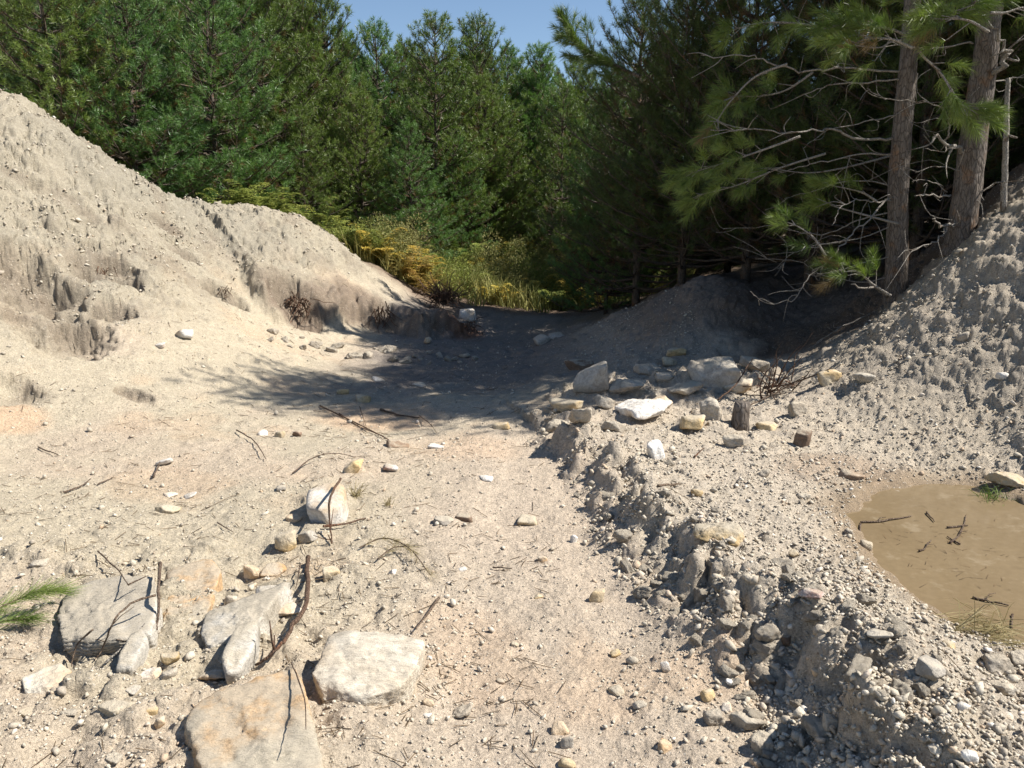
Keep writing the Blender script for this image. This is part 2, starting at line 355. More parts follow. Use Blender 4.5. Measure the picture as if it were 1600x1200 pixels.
def mat_ground():
    s = NT('dry_granite_soil'); v = s.n('ShaderNodeNewGeometry').outputs['Position']
    a = s.n('ShaderNodeAttribute'); a.attribute_name = 'soil'; col = a.outputs['Color']
    wet = s.n('ShaderNodeAttribute'); wet.attribute_name = 'wet'
    f1 = s.noise(v, 14, 6, .65); f2 = s.noise(v, 90, 5, .7); f3 = s.noise(v, 420, 3, .6)
    c = s.mix(1.0, col, s.ramp(f1, [(.25, .80), (.75, 1.18)]), 'MULTIPLY')
    c = s.mix(1.0, c, s.ramp(f2, [(.28, .62), (.5, 1.0), (.74, 1.32)]), 'MULTIPLY')
    c = s.mix(1.0, c, s.ramp(f3, [(.3, .78), (.7, 1.2)]), 'MULTIPLY')
    vo = s.n('ShaderNodeTexVoronoi', Scale=95.0); s.l(v, vo.inputs['Vector'])
    sep = s.n('ShaderNodeSeparateColor'); s.l(vo.outputs['Color'], sep.inputs[0])
    lt = s.n('ShaderNodeMath', operation='GREATER_THAN'); s.l(sep.outputs[0], lt.inputs[0]); lt.inputs[1].default_value = .87
    near = s.n('ShaderNodeMath', operation='LESS_THAN'); s.l(vo.outputs['Distance'], near.inputs[0]); near.inputs[1].default_value = .33
    mm = s.n('ShaderNodeMath', operation='MULTIPLY'); s.l(lt.outputs[0], mm.inputs[0]); s.l(near.outputs[0], mm.inputs[1])
    c = s.mix(mm.outputs[0], c, s.mix(sep.outputs[1], (.60, .55, .47), (.27, .20, .14)))
    s.l(c, s.b.inputs['Base Color'])
    r = s.n('ShaderNodeMapRange'); s.l(wet.outputs['Fac'], r.inputs[0]); r.inputs[3].default_value = .95; r.inputs[4].default_value = .45
    s.l(r.outputs[0], s.b.inputs['Roughness'])
    f15 = s.noise(v, 36, 5, .7); b1 = s.bump(f15, .6, .025, s.bump(f1, .6, .04)); b2 = s.bump(f2, .9, .015, b1); b3 = s.bump(f3, .6, .003, b2); b4 = s.bump(vo.outputs['Distance'], .5, -.003, b3)
    s.l(b4, s.b.inputs['Normal']); return s.m
def mat_rock(name, a, b, c3=None, amt=.5, scale=7., rough=.85, streak=False, dust=.75):
    s = NT(name); v = s.objvec()
    if streak:
        mp = s.n('ShaderNodeMapping'); mp.inputs['Scale'].default_value = (.8, .8, 3); s.l(v, mp.inputs[0]); sv = mp.outputs[0]
        mp2 = s.n('ShaderNodeMapping'); mp2.inputs['Scale'].default_value = (.8, 1.8, 1); mp2.inputs['Rotation'].default_value = (0, 0, .5); s.l(v, mp2.inputs[0]); sv2 = mp2.outputs[0]
    else: sv = v; sv2 = v
    f1 = s.noise(sv2, scale, 6, .65); f2 = s.noise(sv2, scale*7, 6, .7); f3 = s.noise(v, scale*.45, 3, .5); f4 = s.noise(v, 260, 3, .6)
    c = s.mix(s.ramp(f1, [(.35, 0.), (.65, 1.)]), a, b)
    if c3: c = s.mix(s.ramp(f3, [(.5-.12*amt, 0.), (.62-.12*amt, 1.)]), c, c3)
    c = s.mix(1., c, s.ramp(f2, [(.28, .62), (.55, 1.02), (.75, 1.25)]), 'MULTIPLY')
    c = s.mix(1., c, s.ramp(f4, [(.3, .82), (.7, 1.15)]), 'MULTIPLY')
    oi = s.n('ShaderNodeObjectInfo'); c = s.mix(1., c, s.ramp(oi.outputs['Random'], [(0, .85), (1, 1.12)]), 'MULTIPLY')
    if streak:
        m3 = s.n('ShaderNodeMapping'); m3.inputs['Scale'].default_value = (2., 16, 9); m3.inputs['Rotation'].default_value = (.3, .1, .55); s.l(v, m3.inputs[0]); fl_ = s.noise(m3.outputs[0], 5., 5, .7)
        c = s.mix(1., c, s.ramp(fl_, [(.3, .84), (.5, 1.), (.7, 1.08)]), 'MULTIPLY')
    nz = s.n('ShaderNodeSeparateXYZ'); s.l(s.n('ShaderNodeNewGeometry').outputs['Normal'], nz.inputs[0]); fd = s.noise(v, 9, 5, .65)
    du = s.n('ShaderNodeMath', operation='MULTIPLY_ADD'); s.l(nz.outputs['Z'], du.inputs[0]); du.inputs[1].default_value = .5; s.l(fd, du.inputs[2])
    c = s.mix(s.ramp(du.outputs[0], [(.82, 0.), (1.02, dust)]), c, s.mix(f4, (.40, .345, .26), (.48, .42, .33)))
    s.l(c, s.b.inputs['Base Color']); s.b.inputs['Roughness'].default_value = rough
    fs = fl_ if streak else s.noise(sv, scale*3, 5, .6)
    s.l(s.bump(f4, .5, .003, s.bump(f2, .7, .010, s.bump(fs, .6, .02))), s.b.inputs['Normal']); return s.m
def mat_needles(name, a, b, brown=(.12, .075, .03)):
    s = NT(name); at = s.n('ShaderNodeAttribute'); at.attribute_name = 'tint'; oi = s.n('ShaderNodeObjectInfo')
    ad = s.n('ShaderNodeMath', operation='MULTIPLY_ADD'); s.l(oi.outputs['Random'], ad.inputs[0]); ad.inputs[1].default_value = .35; s.l(at.outputs['Fac'], ad.inputs[2])
    c = s.ramp(ad.outputs[0], [(.0, brown), (.10, brown), (.16, a), (.95, b)])
    s.l(c, s.b.inputs['Base Color']); s.b.inputs['Roughness'].default_value = .42; s.b.inputs['Specular IOR Level'].default_value = .4
    tr = s.n('ShaderNodeBsdfTranslucent'); s.l(s.mix(1., c, (1.2, 1.5, .6), 'MULTIPLY'), tr.inputs[0])
    mx = s.n('ShaderNodeMixShader'); mx.inputs[0].default_value = .22; s.l(s.b.outputs[0], mx.inputs[1]); s.l(tr.outputs[0], mx.inputs[2]); s.l(mx.outputs[0], s.out.inputs[0])
    return s.m
def mat_bark(name, a, b, c3, scale=1.):
    s = NT(name); v = s.objvec(); mp = s.n('ShaderNodeMapping'); mp.inputs['Scale'].default_value = (1, 1, .28); s.l(v, mp.inputs[0]); sv = mp.outputs[0]
    vo = s.n('ShaderNodeTexVoronoi', Scale=42.*scale, feature='DISTANCE_TO_EDGE'); s.l(sv, vo.inputs['Vector'])
    f1 = s.noise(sv, 26*scale, 6, .7); f2 = s.noise(v, 5*scale, 4, .6); f3 = s.noise(v, 160, 3, .6)
    c = s.mix(s.ramp(f1, [(.35, 0.), (.65, 1.)]), a, b); c = s.mix(s.ramp(f2, [(.56, 0.), (.66, 1.)]), c, c3)
    c = s.mix(1., c, s.ramp(vo.outputs['Distance'], [(0, .45), (.12, 1.)]), 'MULTIPLY'); c = s.mix(1., c, s.ramp(f3, [(.3, .75), (.7, 1.2)]), 'MULTIPLY')
    s.l(c, s.b.inputs['Base Color']); s.b.inputs['Roughness'].default_value = .9
    s.l(s.bump(f1, .8, .015, s.bump(vo.outputs['Distance'], .9, .02)), s.b.inputs['Normal']); return s.m
def mat_leaf(name, a, b):
    s = NT(name); at = s.n('ShaderNodeAttribute'); at.attribute_name = 'tint'
    c = s.mix(at.outputs['Fac'], a, b); s.l(c, s.b.inputs['Base Color']); s.b.inputs['Roughness'].default_value = .6
    tr = s.n('ShaderNodeBsdfTranslucent'); s.l(c, tr.inputs[0]); mx = s.n('ShaderNodeMixShader'); mx.inputs[0].default_value = .3
    s.l(s.b.outputs[0], mx.inputs[1]); s.l(tr.outputs[0], mx.inputs[2]); s.l(mx.outputs[0], s.out.inputs[0]); return s.m
def mat_water():
    s = NT('muddy_water'); v = s.n('ShaderNodeNewGeometry').outputs['Position']; f = s.noise(v, 2.2, 5, .6); f2 = s.noise(v, 30, 3, .5)
    c = s.mix(f, (.165, .12, .068), (.225, .168, .098)); c = s.mix(1., c, s.ramp(f2, [(.3, .93), (.7, 1.05)]), 'MULTIPLY')
    f3 = s.noise(v, 5, 5, .7); c = s.mix(s.ramp(f3, [(.56, 0.), (.66, .5)]), c, (.30, .24, .16)); s.l(c, s.b.inputs['Base Color']); s.b.inputs['Roughness'].default_value = .08; s.b.inputs['IOR'].default_value = 1.33; s.b.inputs['Specular IOR Level'].default_value = .5
    s.l(s.bump(s.noise(v, 18, 2, .5), .12, .002), s.b.inputs['Normal']); return s.m
M = dict(
 ground=mat_ground(),
 white=mat_rock('quartz_white', (.78,.75,.70), (.62,.57,.50), (.55,.42,.28), .2, dust=.25),
 cream=mat_rock('stone_cream', (.60,.52,.38), (.46,.38,.27), (.52,.38,.20), .5),
 orange=mat_rock('stone_orange', (.52,.31,.14), (.50,.40,.28), (.60,.55,.46), .6),
 grey=mat_rock('stone_grey', (.42,.385,.33), (.50,.46,.40), (.33,.29,.24), .4),
 brown=mat_rock('stone_brown', (.26,.18,.12), (.36,.27,.19), (.19,.13,.09), .5),
 clod=mat_rock('dry_clod', (.45,.395,.32), (.52,.465,.38), (.38,.325,.255), .5, 12.),
 red=mat_rock('stone_red', (.60,.52,.46), (.42,.20,.14), (.66,.62,.56), .5, 18.),
 schist=mat_rock('schist_slab', (.47,.41,.31), (.38,.33,.25), (.50,.33,.18), .8, 6., .8, True, dust=.75),
 schist_grey=mat_rock('schist_grey', (.45,.40,.32), (.33,.29,.23), (.58,.54,.47), .5, 6., .8, True, dust=.85),
 twowhite=mat_rock('white_orange_boulder', (.66,.60,.50), (.52,.44,.33), (.55,.37,.20), .15, 3.5, .8, True, dust=.2),
 pine=mat_needles('pine_needles', (.075,.120,.033), (.185,.235,.060)),
 pine_shade=mat_needles('pine_needles_shaded', (.035,.062,.020), (.095,.125,.034)),  # needle green darkened so the right-hand stand's shade sits in its colour
 pine_far=mat_needles('pine_needles_blueish', (.058,.128,.042), (.145,.235,.070)),
 pine_near=mat_needles('pine_needles_fresh', (.08,.13,.03), (.21,.26,.065), (.28,.19,.09)),
 bark=mat_bark('pine_bark', (.11,.088,.07), (.21,.18,.155), (.21,.13,.08)),
 barkfar=mat_bark('dark_bark', (.10,.075,.06), (.18,.15,.12), (.20,.11,.06)),
 dead=mat_bark('dead_wood', (.30,.27,.23), (.42,.38,.33), (.20,.15,.11), 2.),
 stick=mat_bark('brown_stick', (.15,.10,.07), (.24,.18,.13), (.11,.07,.05), 2.),
 root=mat_bark('root', (.12,.07,.045), (.20,.13,.09), (.24,.11,.06), 2.),
 fern=mat_leaf('bracken_green', (.15,.20,.045), (.30,.32,.07)),
 ferny=mat_leaf('bracken_yellow', (.44,.38,.06), (.52,.36,.08)),
 ferno=mat_leaf('bracken_rusty', (.40,.24,.07), (.36,.30,.09)),
 shrub=mat_leaf('shrub_leaf', (.12,.155,.04), (.25,.26,.075)),
 shrub_olive=mat_leaf('shrub_leaf_olive', (.17,.18,.06), (.30,.27,.10)),
 dry=mat_leaf('dry_grass', (.38,.32,.17), (.26,.21,.10)),
 grass=mat_leaf('green_grass', (.08,.14,.03), (.17,.22,.05)),
 litter=mat_leaf('needle_litter', (.20,.13,.07), (.10,.075,.05)),
 water=mat_water())

# ---------------------------------------------------------------- terrain sheet
def build_ground():
    ys = [-60, -30, -15, -8, -4, -2, -1, -.3, .3, .8, 1.15, 1.4]
    y = 1.55
    while y < 12.6: ys.append(y); y *= 1.0038
    while y < 17: ys.append(y); y *= 1.009
    while y < 60: ys.append(y); y *= 1.04
    ys += [75, 110, 180, 300, 600, 1200]
    ys = np.array(ys); s = np.linspace(-1, 1, 860); s = np.concatenate([[-30, -8, -3, -1.8, -1.35, -1.15], s, [1.15, 1.35, 1.8, 3, 8, 30]])
    Y, S = np.meshgrid(ys, s, indexing='ij'); W = np.clip(.70*np.abs(Y)+.75, 1.8, 600); X = S*W
    shp = X.shape; x = X.ravel(); y = Y.ravel()
    z, b, right, sdp, left, nearb, fl = ground(x, y, True)
    far = sst(60, 140, np.hypot(x, y)); z = z*(1-far)+1.5*far
    n1 = fbm2(x*.8, y*.8, 61, 4); n2 = fbm2(x*2.5, y*2.5, 62, 4); n3 = fbm2(x*.45+3, y*.6, 63, 3)
    def c(*a): return np.array(a)[None]
    def lerp(A_, B_, t): return A_*(1-t[:, None])+B_*t[:, None]
    col = np.repeat(c(.43, .375, .275), len(x), 0)                        # cream-grey grit
    col = lerp(col, c(.46, .38, .285), sst(-.1, .4, n1)*.8)
    trk = sst(-.9, -.1, x)*(1-right)*sst(7.5, 5, y); col = lerp(col, c(.465, .39, .30), trk*.8)
    orange = sst(.25, .5, fbm2(x*1.1+7, y*1.1, 64, 4)); col = lerp(col, c(.50, .35, .22), orange*.3*(1-right))
    for (u, v, r, k) in ((590,650,.65,.55),(530,440,.5,.3),(360,360,.7,.4),(10,655,.35,.6),(420,385,.4,.35),(720,700,.5,.3),(470,610,.5,.3)):
        h = hit(u, v); d = np.hypot(x-h[0], y-h[1])/r+.35*n2; col = lerp(col, c(.55, .37, .23), sst(1, .4, d)*k)
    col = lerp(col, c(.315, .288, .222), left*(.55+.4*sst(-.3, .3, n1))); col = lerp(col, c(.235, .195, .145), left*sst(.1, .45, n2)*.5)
    col = lerp(col, c(.215, .175, .13), ground.pit*.8*sst(-.4, .3, n2+.2))  # hollows painted darker on their uphill scarps to deepen the shade there
    col = lerp(col, c(.435, .38, .30), right*.85); col = lerp(col, c(.47, .405, .305), right*sst(0, .4, n2)*.5)
    col = lerp(col, c(.165, .145, .13), sst(6.6, 8.4, y+n2*.5)*sst(-2.3, -1.2, x+n2*.4)*(1-left)*.85*sst(3.2,2.6,x)*(1-right*.5))  # painted shade: soil colour darkened where the tree shadow crosses the track
    damp = sst(.30, .02, sdp+n2*.08)*sst(.30, .08, z); col = lerp(col, c(.25, .185, .115), damp*.9)
    dmp2 = sst(.9, .3, np.hypot((x-2.0)/.6, (y-4.7)/.35)+n2*.4); col = lerp(col, c(.30, .22, .15), dmp2*.6)
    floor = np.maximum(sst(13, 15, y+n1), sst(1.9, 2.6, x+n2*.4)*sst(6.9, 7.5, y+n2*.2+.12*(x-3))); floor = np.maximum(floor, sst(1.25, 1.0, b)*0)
    col = lerp(col, c(.11, .075, .05), floor*.9)  # needle-litter brown; behind the right crest the colour also stands in for shade
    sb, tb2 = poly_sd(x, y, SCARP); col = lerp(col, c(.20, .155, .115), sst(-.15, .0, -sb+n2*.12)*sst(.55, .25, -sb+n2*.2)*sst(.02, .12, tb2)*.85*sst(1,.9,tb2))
    red = sst(.5, .2, np.hypot(x+.75, (y-12.2)*.5)+n2*.15); col = lerp(col, c(.26, .12, .06), red*.7)
    P3 = np.stack([x, y, z], 1).reshape(shp+(3,)); tx = np.gradient(P3, axis=1); ty = np.gradient(P3, axis=0); N3 = np.cross(tx, ty).reshape(-1, 3); N3 /= np.linalg.norm(N3, axis=1)[:, None]+1e-12
    P3 = P3.reshape(-1, 3); st = np.maximum(sst(.92, .70, N3[:, 2])*1.25, .4*left)*(y < 14)*(y > 1)*(sdp > .1); k = st > .02; Q3 = P3[k]
    P3[k] += N3[k]*(st[k]*(.045*fbm3(Q3*6.5, 96, 3)+.030*fbm3(Q3*17, 97, 3))*np.clip(y[k]/7, .35, 1))[:, None]; x, y, z = P3.T
    R_, Cn = shp; i = np.arange(R_-1)[:, None]*Cn; j = np.arange(Cn-1)[None]
    F = np.stack([i+j, i+j+1, i+Cn+j+1, i+Cn+j], -1).reshape(-1, 4)
    col = col*(1-.10*left[:, None]); col = col*(1-.16*(right*sst(.15, .5, b))[:, None])
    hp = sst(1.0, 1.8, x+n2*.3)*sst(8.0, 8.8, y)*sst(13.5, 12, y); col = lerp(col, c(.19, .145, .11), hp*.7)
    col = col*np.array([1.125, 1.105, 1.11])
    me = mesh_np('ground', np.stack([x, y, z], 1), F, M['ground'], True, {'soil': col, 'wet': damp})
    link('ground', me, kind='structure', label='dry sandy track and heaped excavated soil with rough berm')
build_ground()
pv = np.array([[p[0], p[1]] for p in PUD]); cen = pv.mean(0); pv = cen+(pv-cen)*1.09
pvz = np.concatenate([np.c_[pv, np.full(len(pv), WATER_Z)], [[cen[0], cen[1], WATER_Z]], np.c_[pv, np.full(len(pv), WATER_Z-.3)]])
npv = len(pv); F = [[i, (i+1) % npv, npv] for i in range(npv)]
link('puddle', mesh_np('puddle', pvz, F, M['water']), kind='structure', label='muddy brown puddle below the gravel mound')

# ---------------------------------------------------------------- gravel and litter: nobody could count them
def scatter_mesh(name, pts, sizes, tmplV, tmplF, mat, flat=(.5, .9), tint=False, sink=.25):
    n = len(pts); m = len(tmplV)
    az = rng.uniform(0, 6.283, n); ca, sa = np.cos(az), np.sin(az)
    sc = np.stack([sizes*rng.uniform(.8, 1.3, n), sizes*rng.uniform(.5, 1., n), sizes*rng.uniform(*flat, n)], 1)
    V = tmplV[None]*sc[:, None]*(1+rng.normal(0, .24, (n, m, 3)))
    x = V[..., 0]*ca[:, None]-V[..., 1]*sa[:, None]; y = V[..., 0]*sa[:, None]+V[..., 1]*ca[:, None]
    tl = rng.normal(0, .35, (n, 1)); z = V[..., 2]+x*tl
    W = np.stack([x, y, z], -1)+pts[:, None]; W[..., 2] += (sc[:, 2]*(1-2*sink))[:, None]*.5
    Fo = (tmplF[None]+(np.arange(n)*m)[:, None, None]).reshape(-1, 3)
    return mesh_np(name, W.reshape(-1, 3), Fo, mat, False, {'tint': np.repeat(rng.uniform(0, 1, n), m)})
octV = np.array([[1,0,0],[-1,0,0],[0,1,0],[0,-1,0],[0,0,1],[0,0,-1],[.62,.62,.3],[-.62,.62,.35],[-.62,-.62,.3],[.62,-.62,.25]], float)*.5
octF = np.array([[0,6,4],[6,2,4],[2,7,4],[7,1,4],[1,8,4],[8,3,4],[3,9,4],[9,0,4],[0,2,6],[2,1,7],[1,3,8],[3,0,9],[0,5,2],[2,5,1],[1,5,3],[3,5,0]])
def mat_gravel():
    s = NT('gravel_mix'); at = s.n('ShaderNodeAttribute'); at.attribute_name = 'tint'; v = s.n('ShaderNodeNewGeometry').outputs['Position']
    c = s.ramp(at.outputs['Fac'], [(0, (.36,.31,.245)), (.3, (.46,.405,.32)), (.6, (.51,.45,.355)), (.84, (.56,.50,.41)), (.93, (.47,.35,.24)), (1, (.66,.62,.55))])
    f = s.noise(v, 160, 4, .6); c = s.mix(1., c, s.ramp(f, [(.3, .75), (.7, 1.15)]), 'MULTIPLY')
    s.l(c, s.b.inputs['Base Color']); s.b.inputs['Roughness'].default_value = .9; s.l(s.bump(f, .7, .004), s.b.inputs['Normal']); return s.m
M['gravel'] = mat_gravel()
def scatter_points(n, ymin, ymax, pw):
    yy = (ymin**(-pw)+(ymax**(-pw)-ymin**(-pw))*rng.uniform(0, 1, n))**(-1/pw); xx = rng.uniform(-1, 1, n)*(.72*yy+.8); return xx, yy
# fine grit everywhere, denser in clusters
x, y = scatter_points(150000, 1.5, 13, .3); _r, _sdp, _l = None, None, None
z, b, right, sdp, left, nearb, fl = ground(x, y, True)
keep = rng.uniform(0, 1, len(x)) < np.clip(.22*fl*(1-.6*sst(.35, .15, np.abs(x+.05-.06*y)))+.62*right+.75*nearb+.85*left, 0, 1)*(.45+.9*np.clip(fbm2(x*2.2, y*2.2, 71, 3)+.35, 0, 1))
keep &= (sdp > .04) & ~((x > 2.0) & (y > 7.2))
x, y, z, ne, rt, lf = x[keep], y[keep], z[keep], nearb[keep], right[keep], left[keep]
sz = .0045*np.exp(rng.normal(0, .45, len(x)))*(1+.5*rt)*(1+.3*y/6+.17*y*lf) + .0025
link('gravel', scatter_mesh('gravel', np.stack([x, y, z], 1), sz*1.25, octV[:, :], octF, M['gravel']), kind='stuff', label='fine loose gravel strewn over the track and slopes')
x, y = scatter_points(46000, 1.5, 11, .3); z, b, right, sdp, left, nearb, fl = ground(x, y, True)
keep = (rng.uniform(0, 1, len(x)) < np.clip(.10*fl*(1-.7*sst(.35, .15, np.abs(x+.05-.06*y)))+.26*right+.55*nearb+.12*left, 0, 1)*(.3+1.1*np.clip(fbm2(x*3, y*3, 72, 3)+.4, 0, 1))) & (sdp > .05) & ~((x > 2.0) & (y > 7.2))
x, y, z, ne = x[keep], y[keep], z[keep], nearb[keep]
V2, F2 = ico(1); 
sz = (.008+.006*rng.exponential(1, len(x)))*(1+.4*ne)*(1+.05*y); sz = np.minimum(sz, .05)
link('rubble', scatter_mesh('rubble', np.stack([x, y, z], 1), sz, V2*.5, F2, M['gravel']), kind='stuff', label='crumbled soil lumps and small stones along the berm')
# pine needle and twig litter
def litter(n):
    x, y = scatter_points(n, 1.6, 14, .35); z, b, right, sdp, left, nearb, fl = ground(x, y, True)
    k = (rng.uniform(0, 1, n) < np.clip(.3*fl*(x < .2)+.5*left+.06*right, 0, 1)*np.clip(fbm2(x*1.7, y*1.7, 81, 3)*2+.5, 0.05, 1)) & (sdp > .05)
    x, y, z = x[k], y[k], z[k]; n = len(x); a = rng.uniform(0, 6.28, n); L = rng.uniform(.025, .07, n)*(1+.04*y); L = np.where(rng.uniform(0, 1, n) < .04, L*2.5, L)
    dx, dy = np.cos(a)*L, np.sin(a)*L; z2 = ground(x+dx, y+dy)+.004; w_ = .0011+.0004*y/3
    P0 = np.stack([x, y, z+.004], 1); P1 = np.stack([x+dx, y+dy, z2+rng.uniform(0, .012, n)], 1); S_ = np.stack([-np.sin(a), np.cos(a), a*0], 1)*w_[:, None]; U = np.array([0, 0, 1.])*w_[:, None]*1.4
    V = np.stack([P0-S_, P0+S_, P0+U, P1-S_, P1+S_, P1+U], 1); f = np.array([[0,2,5],[0,5,3],[1,4,5],[1,5,2],[0,3,4],[0,4,1]])
    Fo = (f[None]+(np.arange(n)*6)[:, None, None]).reshape(-1, 3)
    link('needle_litter', mesh_np('needle_litter', V.reshape(-1, 3), Fo, M['litter'], False, {'tint': np.repeat(rng.uniform(0, 1, n), 6)}), kind='stuff', label='brown pine needles and twig bits littering the dry slope')
litter(16000)

